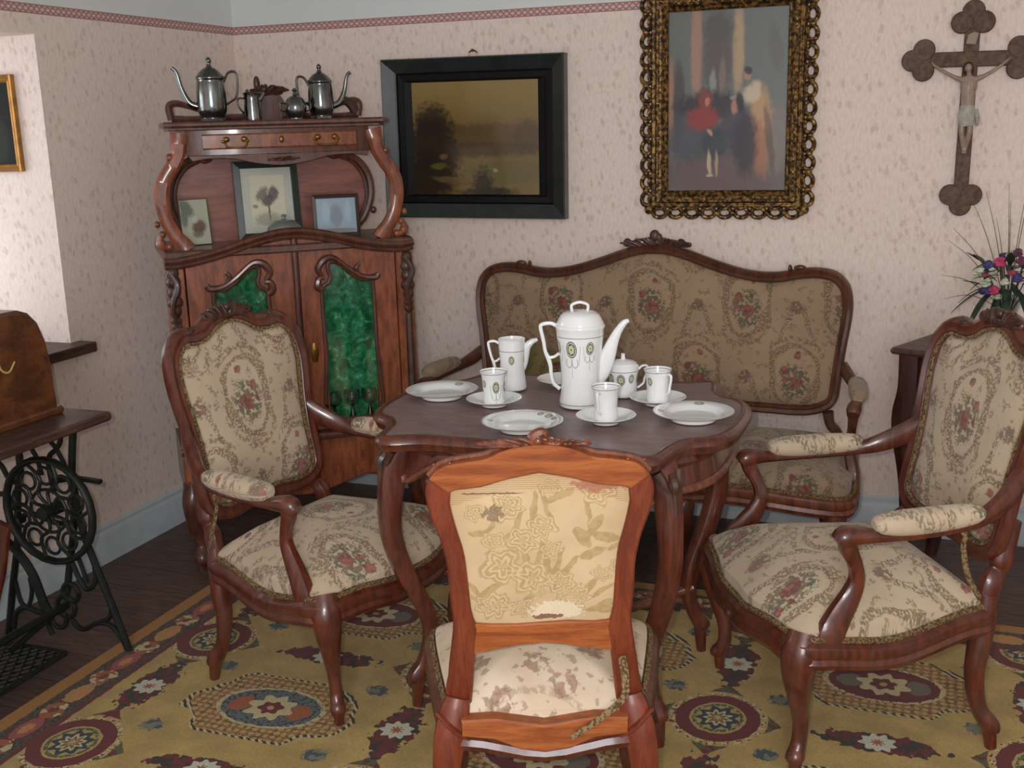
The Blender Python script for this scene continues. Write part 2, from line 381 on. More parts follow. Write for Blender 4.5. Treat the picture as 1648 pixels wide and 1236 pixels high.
def tapestry(name, tint=1.0, ox=0.0, oy=0.0, dusty=0.0, px=0.178, py=0.48, base=(214, 194, 166), dark=(192, 168, 140), strong=1.0):
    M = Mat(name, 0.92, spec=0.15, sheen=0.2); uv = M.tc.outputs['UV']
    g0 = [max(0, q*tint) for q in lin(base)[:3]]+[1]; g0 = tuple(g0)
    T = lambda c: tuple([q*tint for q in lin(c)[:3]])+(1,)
    x, y, _ = M.xyz('UV', 0.035, 14)
    x0, y0, _ = M.xyz('UV')
    colx = ((x-ox)/px+0.5).floor(); alt = (colx*0.5-(colx*0.5).floor())*2
    a = x.tile(px, ox)
    y1 = (y+alt*(py*0.5)).tile(py, oy)
    fine = M.noise(150, 2, vec=uv); mid = M.noise(85, 2, vec=uv)
    vcol = M.voro(75, vec=uv, out='Color'); vr = X(M.nt, 0); sp = M.nt.nodes.new('ShaderNodeSeparateColor'); M.nt.links.new(vcol.v, sp.inputs[0]); vr = X(M.nt, sp.outputs[0])
    # scrolled cartouche
    rr = ((a/0.084)*(a/0.084)+(y1/0.110)*(y1/0.110)).sqrt(); th = y1.atan2(a)
    lob = (th*3+0.7).sin()*0.07; wd = (th*2+2.2).sin()*0.10+0.17
    ring = ((rr-1-lob).abs()/wd).sm(1.0, 0.6)*fine.sm(0.40, 0.52)
    rim = ((rr-1.30-lob*1.6).abs()/0.10).sm(1.0, 0.5)*mid.sm(0.47, 0.53)
    # bouquet
    by = y1+0.022
    rb = ((a/0.056)*(a/0.056)+(by/0.066)*(by/0.066)).sqrt()
    leaf = (rb+(fine-0.5)*1.1).sm(1.02, 0.85)*mid.sm(0.42, 0.5)
    def rose(cx, cy, r):
        d = ((a-cx)*(a-cx)+(y1-cy)*(y1-cy)).sqrt(); return (d/r+(fine-0.5)*0.9).sm(1.05, 0.85)
    roses = rose(0.006, -0.026, 0.025).max(rose(-0.034, 0.022, 0.015)).max(rose(-0.038, -0.014, 0.010)).max(rose(0.012, 0.074, 0.011))
    # sprays between
    a2 = a; y2 = (y1-py*0.5+0.012).tile(py, 0.0)
    ds = ((a2/0.024)*(a2/0.024)+(y2/0.026)*(y2/0.026)).sqrt(); spray = (ds+(fine-0.5)*1.2).sm(1.05, 0.8)*mid.sm(0.38, 0.46)
    vine = (a2.abs()-0.026-y2*y2*3).abs().sm(0.012, 0.007)*y2.sm(0.02, -0.01)*y2.sm(-0.13, -0.10)*fine.sm(0.46, 0.53)
    # base of cartouche: shell
    dsh = ((a/0.034)*(a/0.034)+((y1+0.125)/0.024)*((y1+0.125)/0.024)).sqrt(); shell = (dsh+(fine-0.5)).sm(1.1, 0.8)*fine.sm(0.42, 0.52)
    inner = rr.sm(0.98, 0.9)*0.35
    tw = (M.noise(7, 3, vec=uv)).sm(0.3, 0.75)
    c = M.mix(tw*0.35, g0, T(dark))
    c = M.mix(inner, c, T(tuple(min(255, q*1.05) for q in base)))
    c = M.mix(ring*0.80, c, M.mix(mid.sm(0.45, 0.55), T((126, 112, 84)), T((146, 112, 92))))
    c = M.mix(rim*0.7, c, M.mix(vr.gt(.5), T((124, 118, 90)), T((150, 106, 92))))
    scat = M.noise(34, 2, vec=uv).sm(0.57, 0.62)*fine.sm(.42, .52); c = M.mix(scat*0.7, c, T((136, 122, 92)))
    c = M.mix(shell*0.65, c, T((140, 104, 82)))
    c = M.mix(leaf*0.85, c, M.mix(vr.gt(0.5), T((96, 102, 84)), T((132, 116, 88))))
    c = M.mix(roses*0.85, c, M.mix(vr.gt(0.55), T((172, 106, 96)), T((136, 80, 76))))
    c = M.mix(spray*0.8, c, M.mix(vr.gt(0.45), T((146, 98, 90)), T((110, 102, 86))))
    c = M.mix(vine*0.7, c, T((118, 108, 88)))
    if dusty:
        c = M.mix(M.noise(5, 4, vec=uv).sm(0.4, 0.8)*dusty, c, T((112, 100, 82)))
    M.col(c)
    w = (x0*2200).sin()*(y0*2200).sin(); M.bump(w*0.3+mid+ring, 0.35, 0.001); return M.m
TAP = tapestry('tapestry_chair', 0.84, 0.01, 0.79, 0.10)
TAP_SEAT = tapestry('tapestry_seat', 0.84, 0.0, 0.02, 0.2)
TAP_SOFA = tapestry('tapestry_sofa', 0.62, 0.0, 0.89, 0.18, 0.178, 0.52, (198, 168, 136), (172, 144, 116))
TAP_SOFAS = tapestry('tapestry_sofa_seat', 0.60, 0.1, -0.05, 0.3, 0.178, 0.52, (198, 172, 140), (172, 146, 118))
TAP_CUSH = tapestry('tapestry_cushion_green', 0.48, 0.1, 0.1, 0.8)
GIMP = Mat('braid_trim', 0.95, spec=0.1); GIMP.col(GIMP.mix(GIMP.noise(160, 2).sm(.4, .6), lin((84, 66, 46)), lin((138, 116, 84)))); GIMP.bump(GIMP.noise(220, 1), 0.6, 0.002); GIMP = GIMP.m

def damask():
    M = Mat('worn_gold_damask', 0.7, spec=0.25, sheen=0.2); x, y, _ = M.xyz('UV', 0.022, 26); uv = M.tc.outputs['UV']
    fine = M.noise(110, 3, vec=uv); md = M.noise(55, 2, vec=uv)
    def ell(cx, cy, rx, ry, rot=0.0):
        ca, sa = math.cos(rot), math.sin(rot); dx = x-cx; dy = y-cy
        u = dx*ca+dy*sa; v = dy*ca-dx*sa; return ((u/rx)*(u/rx)+(v/ry)*(v/ry)).sqrt(), v.atan2(u)
    LF = None; LT = None; FB = None
    # leaves: (cx, cy, length, width, angle)
    for cx, cy, L, w, a in ((-.045, .80, .035, .007, 1.2), (-.075, .775, .03, .006, .3), (-.11, .785, .028, .007, -.2), (-.095, .80, .02, .005, .9), (-.01, .835, .04, .006, 1.5), (.012, .845, .035, .006, 1.9), (.04, .86, .03, .007, .5),
                            (-.005, .73, .05, .006, 1.45), (.012, .725, .05, .006, 1.75), (.03, .715, .045, .006, 1.2), (.045, .705, .04, .006, .8), (-.025, .72, .04, .006, 2.0), (.10, .74, .028, .010, .4), (.08, .775, .028, .012, 2.3), (.105, .80, .028, .011, 1.1), (.125, .775, .026, .010, -.2), (.09, .83, .03, .004, 1.6), (.145, .755, .02, .007, .5),
                            (-.10, .665, .03, .008, .5), (-.12, .64, .025, .007, -.5), (-.08, .635, .022, .007, 1.5), (.09, .665, .035, .007, .9), (.12, .66, .035, .006, .5), (.14, .63, .04, .009, .25), (.115, .615, .035, .008, -.2), (-.02, .655, .03, .006, .8), (-.04, .63, .028, .007, -.3), (-.13, .665, .02, .006, 2.2)):
        e, t = ell(cx, cy, L, w, a); q = (e+(fine-.5)*.5).sm(1.05, .9); LF = q if LF is None else LF.max(q)
    # blooms with petal rings: (cx, cy, r, petals)
    for cx, cy, r, k in ((-.075, .715, .044, 5), (-.02, .69, .040, 6), (.035, .68, .030, 7), (-.035, .77, .030, 5), (0.005, .80, .028, 6), (-.06, .84, .034, 7), (.02, .75, .024, 6), (-.09, .77, .024, 5), (.065, .65, .030, 9), (.115, .695, .020, 6), (-.095, .63, .036, 7), (.05, .625, .032, 8), (-.04, .625, .026, 6), (.11, .87, .036, 6), (-.125, .83, .022, 5), (.02, .875, .022, 6), (.145, .71, .018, 5), (-.005, .66, .016, 5)):
        e, t = ell(cx, cy, r, r*.85); w_ = e+(t*k).sin()*.16+(fine-.5)*.35
        q = w_.sm(1.0, .92); lines = (w_*2.6).tile(1.0).abs().sm(.06, .26)*.8
        FB = q if FB is None else FB.max(q); LF = LF.max(q*lines); p = q*(1-lines)+(w_-.45).abs().sm(.10, .04)*q*.4; LT = p if LT is None else LT.max(p)
    base = M.mix(M.noise(8, 3, vec=uv).sm(.3, .7), lin((192, 165, 127)), lin((206, 181, 143)))
    c = M.mix(FB.min(1.0)*(.30+md*.45), base, lin((160, 132, 84)))
    c = M.mix(LF*0.70, c, M.mix(md.gt(.5), lin((156, 132, 84)), lin((172, 146, 98))))
    c = M.mix(LT.min(1.0)*0.6, c, lin((218, 198, 160)))
    _, y0, _2 = M.xyz('UV'); x0 = _
    tear = (y0-0.872+x0*x0*1.2-(fine-0.5)*0.010).sm(0.0, 0.006)*((y0*1500).sin()*.5+.5)
    c = M.mix(tear*0.55, c, lin((150, 112, 66)))
    slit = (y0-.868-(fine-.5)*.004).abs().sm(.0022, .001)*(x0+.02).sm(.0, -.03)*(x0+.15).sm(.0, .01)
    c = M.mix(slit*.8, c, lin((92, 60, 32)))
    def rag(cx, cy, rx, ry, am): e, t = ell(cx, cy, rx, ry); return (e+(fine-.5)*am).sm(1.0, .85)
    c = M.mix(rag(.115, .882, .055, .014, 1.6)*.7, c, lin((164, 98, 82)))
    c = M.mix(rag(.03, .615, .055, .022, 1.5)*.75, c, lin((226, 212, 186)))
    c = M.mix(rag(.015, .601, .030, .007, 1.8)*.85, c, lin((104, 62, 40)))
    c = M.mix(rag(-.088, .828, .022, .016, 2.2)*.7, c, lin((110, 92, 70)))
    wv = (x0*2600).sin()*(y0*2600).sin(); M.col(c); M.bump(LF*.6+wv*.2, 0.25, 0.0008); return M.m
DAMASK = damask()
def worn_seat():
    M = Mat('worn_seat_tapestry', 0.92, spec=0.15); x, y, _ = M.xyz('UV', 0.03, 18); uv = M.tc.outputs['UV']
    f = M.noise(95, 2, vec=uv); md = M.noise(42, 2, vec=uv)
    c = M.mix(M.noise(9, 2, vec=uv).sm(.3, .7), lin((206, 184, 158)), lin((222, 204, 180)))
    ra = ((x/0.12)*(x/0.12)+((y+0.06)/0.10)*((y+0.06)/0.10)).sqrt()
    c = M.mix((ra-1).abs().sm(0.09, 0.03)*f.sm(.4, .52)*0.5, c, lin((150, 128, 104)))
    rb = (((x+0.02)/0.09)*((x+0.02)/0.09)+((y+0.185)/0.035)*((y+0.185)/0.035)).sqrt()
    c = M.mix((rb+(f-0.5)*1.2).sm(1.0, 0.8)*md.sm(.42, .5)*0.85, c, M.mix(f.gt(0.5), lin((128, 92, 60)), lin((160, 108, 92))))
    e = (y+0.225+(f-0.5)*0.05).sm(0.012, -0.012)
    c = M.mix(e*0.8, c, M.mix(md.gt(0.5), lin((122, 70, 58)), lin((196, 150, 136))))
    dots = md.sm(0.58, 0.64)*0.5
    c = M.mix(dots, c, lin((128, 104, 88)))
    for cx, cy, r in ((-.07, .02, .03), (.06, .05, .028), (.1, -.07, .026), (-.11, -.12, .028), (.0, .1, .03), (-.12, .12, .03), (.12, .14, .03)):
        e = (((x-cx)*(x-cx)+(y-cy)*(y-cy)).sqrt()/r+(f-.5)*1.1).sm(1.0, .85)*md.sm(.42, .5); c = M.mix(e*.7, c, M.mix(f.gt(.5), lin((164, 116, 104)), lin((120, 112, 86))))
    M.col(c); M.bump(f, 0.3, 0.001); return M.m
WORN = worn_seat()

def velvet():
    M = Mat('green_crushed_velvet', 0.65, spec=0.4); a = M.noise(26, 4, dist=1.2, rough=0.65); b = M.noise(60, 2, dist=0.8)
    c = M.mix(a.sm(0.38, 0.66), lin((12, 92, 56)), lin((34, 150, 92)))
    c = M.mix((a*0.5+b*0.5).sm(0.55, 0.68)*0.7, c, lin((140, 196, 158))); M.col(c); M.bump(a, 0.5, 0.004); return M.m
VELVET = velvet()

def floorboards():
    M = Mat('dark_floorboards', 0.55, 0.05); x, y, z = M.xyz('Object')
    g = M.noise(5, 4, stretch=(2, 16, 1)); gap = y.tile(0.16).abs().gt(0.0775)
    c = M.mix(g.sm(.3, .7), lin((74, 56, 50)), lin((104, 80, 70)))
    c = M.mix(M.noise(3, 4).sm(.45, .75)*0.4, c, lin((98, 84, 76))); sp = M.noise(34, 2).sm(0.72, 0.76)
    c = M.mix(sp*0.5, c, lin((140, 130, 120)))
    c = M.mix(gap*0.7, c, lin((34, 26, 22))); M.col(c); M.bump(g, 0.2, 0.001); return M.m

def carpet():
    M = Mat('gold_patterned_carpet', 0.95, spec=0.1, sheen=0.15); X0, Y0, _ = M.xyz('Object')
    x, y, _ = M.xyz('Object', 0.012, 38)
    nz = M.noise(95, 2); nb = M.noise(38, 2); vn = M.voro(62, out='Color'); sp = M.nt.nodes.new('ShaderNodeSeparateColor'); M.nt.links.new(vn.v, sp.inputs[0]); vr = X(M.nt, sp.outputs[0])
    GOLD1, GOLD2 = lin((190, 162, 98)), lin((168, 142, 86)); MAR = lin((104, 40, 42)); NAVY = lin((50, 60, 74)); CRM = lin((196, 182, 138)); GRN = lin((84, 88, 62)); RUST = lin((160, 90, 56)); DK = lin((52, 50, 44)); ROSE = lin((150, 84, 74))
    c = M.mix(M.noise(9, 3).sm(.3, .7), GOLD1, GOLD2)
    px, py = 0.785, 0.63
    def ell(a, b, ra, rb): return ((a/ra)*(a/ra)+(b/rb)*(b/rb)).sqrt()
    # large cartouches
    a = x.tile(px, -1.63); b = y.tile(py, 2.365)
    outl = (a.abs()/0.262).max(b.abs()/0.172).max(a.abs()*3.3+b.abs()*3.2+(a*52).sin()*0.05)+(b*46).sin().abs()*0.05
    o2 = outl+((b*38).sin())*0.03
    big = o2.lt(1.0); edge = (o2-0.968).abs().lt(0.030)
    dash = ((a+b)*2*PI/0.024).sin().gt(0.1)
    dots = ((a.tile(0.022)*a.tile(0.022)+b.tile(0.022)*b.tile(0.022)).sqrt()).lt(0.0075)
    fill = M.mix(vr.gt(0.5), M.mix(nz.gt(.5), lin((176, 112, 78)), lin((128, 108, 72))), M.mix(nz.gt(.45), lin((164, 132, 78)), lin((112, 84, 60))))
    c = M.mix(big, c, M.mix(dots, fill, lin((186, 156, 92))))
    c = M.mix(edge, c, M.mix(dash, DK, CRM))
    e = ell(a, b, 0.158, 0.10); th = b.atan2(a)
    spec = x.lt(-1.3)*y.lt(2.68)*y.gt(2.05)
    inn = M.mix(vr.gt(0.7), MAR, M.mix(vr.gt(.55), ROSE, lin((96, 38, 40))))
    inn2 = M.mix(nz.gt(0.54), lin((96, 108, 108)), M.mix(vr.gt(.3), NAVY, DK))
    c = M.mix(e.lt(1.0), c, M.mix(spec, inn, inn2)); c = M.mix((e-0.98).abs().lt(0.045)*nz.gt(0.42), c, CRM)
    for sg in (-1, 1):
        c = M.mix(ell(a-sg*0.09, b, 0.034, 0.038).lt(nb*0.5+0.75), c, M.mix(spec, lin((110, 104, 92)), RUST))
    star = ell(a, b, 0.066, 0.058)+(th*8).sin()*0.16
    c = M.mix(star.lt(1.0), c, CRM); c = M.mix(ell(a, b, 0.034, 0.03).lt((th*6).sin()*0.15+1), c, MAR); c = M.mix(ell(a, b, 0.012, 0.011).lt(1), c, lin((190, 150, 90)))
    # round medallions
    a = x.tile(px, -0.462-px); b = y.tile(py, 2.68); th = b.atan2(a); e = ell(a, b, 0.100, 0.108)
    teeth = (th*24).sin().gt(-0.2)
    diam = (a.abs()/0.165+b.abs()/0.185)
    c = M.mix(diam.lt(1.0)*e.gt(1.0)*(e.gt(1.30).max(nb.gt(0.62))), c, M.mix(vr.gt(.4), MAR, GRN))
    c = M.mix(e.lt(1.25)*e.gt(1.08)*teeth, c, M.mix(nz.gt(.45), MAR, CRM))
    c = M.mix(e.lt(1.1)*e.gt(0.70), c, MAR)
    c = M.mix(e.lt(0.74), c, lin((176, 156, 96)))
    c = M.mix((e-0.62).abs().lt(0.05)*nz.gt(0.44), c, GRN)
    s2 = e+(th*9).sin()*0.07
    c = M.mix(s2.lt(0.50), c, NAVY); c = M.mix(s2.lt(0.33), c, CRM); c = M.mix(s2.lt(0.22), c, lin((120, 90, 50))); c = M.mix(s2.lt(0.09), c, CRM)
    # long flower sprays between the cartouches (horizontal) and between the medallions (vertical)
    for (ox, oy, ra, rb) in ((-1.63, 2.365+py/2, 0.15, 0.042), (-0.462-px, 2.365, 0.055, 0.135)):
        a = x.tile(px, ox); b = y.tile(py, oy); e = ell(a, b, ra, rb)+(nb-0.5)*1.3
        c = M.mix(e.lt(1.0), c, M.mix(vr.gt(0.55), MAR, M.mix(vr.gt(.3), GRN, DK)))
        th = b.atan2(a); f = ell(a, b, 0.042, 0.038)+(th*9).sin()*0.14
        c = M.mix(f.lt(1.0), c, lin((196, 196, 176))); c = M.mix(f.lt(0.35), c, RUST)
    # little blue flowers
    for sx in (-1, 1):
        for sy in (-1, 1):
            a = x.tile(px, -0.462+sx*0.145); b = y.tile(py, 2.68+sy*0.142); e = ell(a, b, 0.034, 0.030)+(nz-0.5)*1.4
            c = M.mix(e.lt(0.95), c, M.mix(vr.gt(.5), lin((70, 82, 92)), lin((120, 122, 104))))
    # border
    ex = x-RX0; ey = RY1-y; d = ex.min(ey).min(RX1-x); along = M.nt; al = ex.lt(ey)
    t = y*al+x*(1-al)
    cb = M.mix(nz.gt(0.5), DK, lin((82, 78, 58)))
    pa = t.tile(0.20, 0.07); pd = d-0.105; pe = ((pa/0.062)*(pa/0.062)+(pd/0.034)*(pd/0.034)).sqrt()+(nz-0.5)*0.4
    cb = M.mix(pe.lt(1.15), cb, MAR); cb = M.mix(pe.lt(0.9), cb, M.mix((t/0.4-(t/0.4).floor()).gt(0.5), ROSE, lin((178, 140, 80)))); cb = M.mix(pe.lt(0.45), cb, lin((196, 132, 80)))
    pb = t.tile(0.20, 0.17); pe = ((pb/0.042)*(pb/0.042)+(pd/0.036)*(pd/0.036)).sqrt()+(nb-0.5)*0.9
    cb = M.mix(pe.lt(1.0), cb, M.mix(vr.gt(.4), CRM, RUST)); cb = M.mix(pe.lt(.35), cb, lin((110, 60, 40)))
    cb = M.mix(d.gt(0.158), cb, MAR)
    cb = M.mix(d.lt(0.052), cb, lin((168, 116, 52)))
    c = M.mix(d.lt(0.175), c, cb)
    c = M.mix(M.noise(260, 1).sm(0.35, 0.7)*0.25, c, lin((70, 58, 40)))
    M.col(c); M.bump(M.noise(320, 1), 0.6, 0.003); return M.m
RX0, RX1, RY0, RY1 = -2.305, 1.35, 0.6, 3.49

CH = [((0.885, 0.905, 0.90, 1))]
def porcelain(name, meds=(), lines=(), plate=False):
    # meds: (theta, z, half width (m of arc), half height, hanging); body radius taken from object coords
    M = Mat(name, 0.12, 0.6, spec=0.5); M.b.inputs['Subsurface Weight'].default_value = 0.0
    x, y, z = M.xyz('Object'); c = (0.87, 0.885, 0.88, 1)
    rad = (x*x+y*y).sqrt(); th = y.atan2(x)
    nz = M.voro(520)
    for (t0, z0, w, h, hang) in meds:
        ct, st = math.cos(t0), math.sin(t0)
        fr = (x*ct+y*st).gt(0.0)
        s = y*ct-x*st                      # tangential offset
        v = (z if not plate else (x*ct+y*st))-z0
        e = ((s/w)*(s/w)+(v/h)*(v/h)).sqrt()
        c = M.mix(e.lt(1.0)*fr, c, lin((58, 66, 62)))
        c = M.mix((e-0.80).abs().lt(0.10)*nz.gt(0.32)*fr, c, lin((190, 196, 188)))
        ang = v.atan2(s)
        f = e+(ang*8).sin()*0.07
        c = M.mix(f.lt(0.55)*fr, c, lin((206, 208, 164))); c = M.mix(e.lt(0.16)*fr, c, lin((120, 128, 100)))
        if hang:
            v2 = v+h*1.0
            for sg in (-1, 1):
                ln = (s-sg*(w*1.35+v2*0.12)).abs().lt(0.0006)*v2.lt(h*1.4)*v2.gt(-h*0.9)*fr
                c = M.mix(ln*0.7, c, lin((120, 128, 120)))
                arc = ((((s-sg*w*0.55)/(w*0.5))*((s-sg*w*0.55)/(w*0.5))+((v2+h*0.55)/(h*0.6))*((v2+h*0.55)/(h*0.6))).sqrt()-1).abs().lt(0.10)*v2.lt(-h*0.1)*fr
                c = M.mix(arc*0.8, c, lin((140, 142, 104)))
            st_ = s.abs().lt(0.0007)*v2.lt(-h*0.4)*v2.gt(-h*2.4)*fr; c = M.mix(st_*0.7, c, lin((120, 128, 120)))
    for zl in lines:
        c = M.mix((z-zl).abs().lt(0.0009), c, lin((112, 118, 114)))
    if plate:
        c = M.mix((rad-lines_r).abs().lt(0.0008) if False else rad.gt(0.1062)*rad.lt(0.1085), c, lin((190, 188, 170)))
    M.col(c); return M.m
# ---------------------------------------------------------------- the room
XL, YB, XR, ZC = -2.83, 4.245, 1.95, 2.55
NY0, NY1, NZ0, NZ1, ND = 1.75, 3.09, 0.835, 1.885, 0.42      # window niche in the left wall
def struct(name, mb, mat, parent=None, **k):
    o = mb.build(name, mat, parent, **k)
    if not parent: o['kind'] = 'structure'
    return o
struct('floor', MB().box(((XL+XR)/2, 1.7, -0.05), (XR-XL+1.2, 5.9, 0.1)), floorboards(), smooth=0)
struct('ceiling', MB().box(((XL+XR)/2, 1.95, ZC+0.05), (XR-XL+0.8, 5.4, 0.1)), PAINT_WHITE, smooth=0)
struct('wall_back', MB().box(((XL+XR)/2, YB+0.1, ZC/2), (XR-XL, 0.2, ZC)), WALLX, smooth=0)
m = MB()
T = 0.45
m.box((XL-T/2, (NY1+YB+.2)/2, ZC/2), (T, YB+.2-NY1, ZC)).box((XL-T/2, (NY0-1.0)/2, ZC/2), (T, NY0+1.0, ZC))
m.box((XL-T/2, (NY0+NY1)/2, NZ0/2), (T, NY1-NY0, NZ0)).box((XL-T/2, (NY0+NY1)/2, (NZ1+ZC)/2), (T, NY1-NY0, ZC-NZ1))
struct('wall_left', m, WALLY, smooth=0)
# paper on the niche end wall runs with x, so it is a panel of its own
struct('wall_niche', MB().box((XL-T/2+0.002, NY1-0.002, (NZ0+NZ1)/2), (T-0.004, 0.004, NZ1-NZ0-0.004)), WALLX, smooth=0)
struct('wall_right', MB().box((XR+0.1, 2.6, ZC/2), (0.2, 3.7, ZC)), WALLY, smooth=0)
def baseboard(name, a, b, nrm):
    a = Vector(a); b = Vector(b); n = Vector(nrm); P = [(0, 0), (0.022, 0), (0.022, 0.108), (0.017, 0.118), (0.013, 0.122), (0.013, 0.135), (0.006, 0.142), (0, 0.142)]
    mb = MB(); V = [tuple(p+n*o+Vector((0, 0, h))) for p in (a, b) for o, h in P]; k = len(P)
    mb.add(V, [(i, (i+1) % k, k+(i+1) % k, k+i) for i in range(k)]+[tuple(range(k)), tuple(range(2*k-1, k-1, -1))])
    struct(name, mb, BASEB, smooth=30)
baseboard('baseboard_back', (XL, YB, 0), (XR, YB, 0), (0, -1, 0)); baseboard('baseboard_left', (XL, -0.9, 0), (XL, YB, 0), (1, 0, 0))
# window in the niche (just outside the picture): frame, bars and panes
w = MB(); xw = XL-ND
for yy in (NY0+0.03, (NY0+NY1)/2, NY1-0.035): w.box((xw, yy, (NZ0+NZ1)/2), (0.05, 0.055, NZ1-NZ0-0.01))
for zz in (NZ0+0.032, NZ0+0.62, NZ1-0.035): w.box((xw, (NY0+NY1)/2, zz), (0.046, NY1-NY0-0.02, 0.05))
wo = struct('window_1', w, PAINT_WHITE, smooth=0, bevel=0.004)
MB().box((xw, (NY0+NY1)/2, (NZ0+NZ1)/2), (0.004, NY1-NY0-0.05, NZ1-NZ0-0.05)).build('pane', PANE, wo, smooth=0)
struct('trim_1', MB().box((XL-0.05, (NY0+3.135)/2, NZ0-0.014), (0.245, 3.135-NY0, 0.036)), W_SEW, smooth=0, bevel=0.005)

rug = MB().box(((RX0+RX1)/2, (RY0+RY1)/2, 0.005), (RX1-RX0, RY1-RY0, 0.01)).build('carpet', carpet(), smooth=0, bevel=0.003)
tag(rug, 'gold carpet with maroon medallions and a dark flowered border on the floorboards', 'carpet')
GZ = 0.010

# ---------------------------------------------------------------- chairs
def cab_leg(mb, top, foot, out, h=0.36, sc=1.0, peg=True, knee=0.020, z0=0.0):
    # cabriole leg: top (x,y) at height h to foot (x,y) on the ground; out = unit outward direction
    ox, oy = out; tx, ty = top; fx, fy = foot
    def p(t, off, r):   # t: 1 top, 0 foot
        return (fx+(tx-fx)*t+ox*off, fy+(ty-fy)*t+oy*off, z0+(h-z0)*t, r*sc)
    mb.tube([p(1.02, 0.0, .038), p(.90, knee*1.1, .042), p(.76, knee*1.3, .036), p(.56, knee*0.45, .0245), p(.38, -.010, .018), p(.25, -.012, .0175), p(.17, -.002, .0195), p(.13, .008, .0220), p(.105, .009, .0195)], 12, 5, up=(ox, oy, 0.3), sq=2.6)
    mb.tube([p(.13, .004, .016), p(.08, .003, .0155), p(.0, .002, .0125)], 12, 3, up=(ox, oy, 0.2), sq=2.4)
    return mb
RAILP = [(-0.026, 0.030), (0.004, 0.034), (0.016, 0.026), (0.020, 0.010), (0.014, -0.004), (0.019, -0.016), (0.012, -0.030), (-0.026, -0.032)]
def make_armchair(label, group):
    t = thing('armchair', label, 'armchair', group=group)
    # back plane: leaning, slightly dished
    def bk(u, v, w): return (u, -0.262-(v-0.40)*0.205+w-0.25*u*u*0, v)
    def bkf(off=0.0): return lambda u, v, w: (u, -0.262-(v-0.40)*0.205-u*u*-0.35+w+off, v)
    half = [(0, .482), (.06, .484), (.12, .478), (.180, .486), (.218, .515), (.227, .565), (.226, .64), (.232, .73), (.244, .81), (.248, .87), (.240, .93), (.212, .968), (.178, .982), (.14, .978), (.10, .985), (.06, 1.008), (0, 1.022)]
    out = cr(mirror_x(half), 4, True)
    fp = [(0.022, -.014), (0.026, 0.0), (0.022, .014), (0.010, .021), (-0.004, .017), (-0.012, .021), (-0.020, .012), (-0.020, -.014)]
    MB().sweep(out, fp, bkf()).build('back_frame', W_RED, t)
    inn = out+(-normals(out))*0.018
    MB().panel(inn, bkf(0.004), h=0.034, p=3.2, rings=10, cc=(0, .74), back=-0.012).build('back_cushion', TAP, t)
    MB().sweep(inn+normals(inn)*0.0, [(0.003, .014), (0.003, .021), (-0.006, .022), (-0.006, .014)], bkf()).build('back_braid', GIMP, t)
    c = MB(); leafwork(c, (0, -0.262-(1.03-.4)*.205+0.02, 1.022), 0.085, 0.036, 15, 3, 0.014)
    c.ball((0.0, -0.262-.130+0.022, 1.042), (.012, .010, .013)); c.build('crest', W_DARK, t)
    for sg in (-1, 1):
        cs = MB(); cs.ball((sg*0.150, -0.262-(.985-.4)*.205+.016, .994), (.016, .012, .010)); cs.ball((sg*0.165, -0.262-(.985-.4)*.205+.016, .998), (.008, .009, .010)); cs.build('corner_carving', W_DARK, t)
    # seat
    sh = [(0, .312), (.09, .316), (.20, .296), (.28, .284), (.325, .262), (.335, .215), (.315, .10), (.285, -.04), (.262, -.16), (.252, -.222), (.225, -.245), (.12, -.250), (0, -.250)]
    so = cr(mirror_x(sh), 4, True)
    def wv(x, y):     # serpentine rail: rises at the legs, dips between
        s = 0.0
        if abs(x) > 0.22 and y < 0.24: s -= 0.034*math.cos(min(1, abs(y-0.02)/0.24)*PI/2)**2
        if y > 0.2: s -= 0.022*math.cos(min(1, abs(x)/0.26)*PI/2)**2
        return s
    def rmap(u, v, w): return (u, v, 0.335+w+wv(u, v))
    MB().sweep(so, RAILP, rmap).build('seat_rail', W_RED, t)
    up_ = so-normals(so)*0.008
    MB().panel(up_, lambda u, v, w: (u, v, 0.385+w+(wv(u, v) if w < 0.0 else 0)), h=0.100, p=2.6, rings=10, skirt=0.035, cc=(0, .04)).build('seat_cushion', TAP_SEAT, t)
    MB().sweep(up_, [(0.010, .030), (0.013, .042), (0.002, .046), (-0.004, .034)], rmap).build('seat_braid', GIMP, t)
    f = MB(); fy = .312
    f.ball((0, fy+.012, .300), (.022, .012, .016)); f.ball((-.03, fy+.01, .303), (.018, .010, .010)); f.ball((.03, fy+.01, .303), (.018, .010, .010)); f.build('rail_carving', W_RED, t)
    for sx in (-1, 1):
        l = MB(); k = 0.7071
        cab_leg(l, (sx*.292, .245), (sx*.272, .25), (sx*k, k), h=0.365)
        l.tube([(sx*.300, .255, .31, .026), (sx*.245, .285, .318, .019), (sx*.190, .300, .325, .010), (sx*.17, .303, .33, .005)], 9, 5)
        l.tube([(sx*.300, .250, .31, .026), (sx*.312, .185, .315, .019), (sx*.308, .12, .32, .010), (sx*.305, .10, .325, .005)], 9, 5)
        l.ball((sx*.330, .284, .318), (.010, .010, .026)); l.build('leg', W_RED, t)
        l = MB()
        y0 = -.238
        l.tube([(sx*.232, y0-.005, .40, .022, .022), (sx*.236, y0, .34, .026, .026), (sx*.240, y0+.012, .27, .027, .025), (sx*.245, y0+.022, .19, .022, .022), (sx*.250, y0+.008, .11, .019, .019), (sx*.258, y0-.018, .065, .024, .022), (sx*.260, y0-.026, .045, .020, .020)], 12, 5, up=(0, 1, 0), sq=2.8)
        l.tube([(sx*.258, y0-.018, .06, .017), (sx*.260, y0-.022, .03, .016), (sx*.262, y0-.026, 0.0, .013)], 10, 3, up=(0, 1, 0), sq=2.6)
        l.build('leg', W_RED, t)
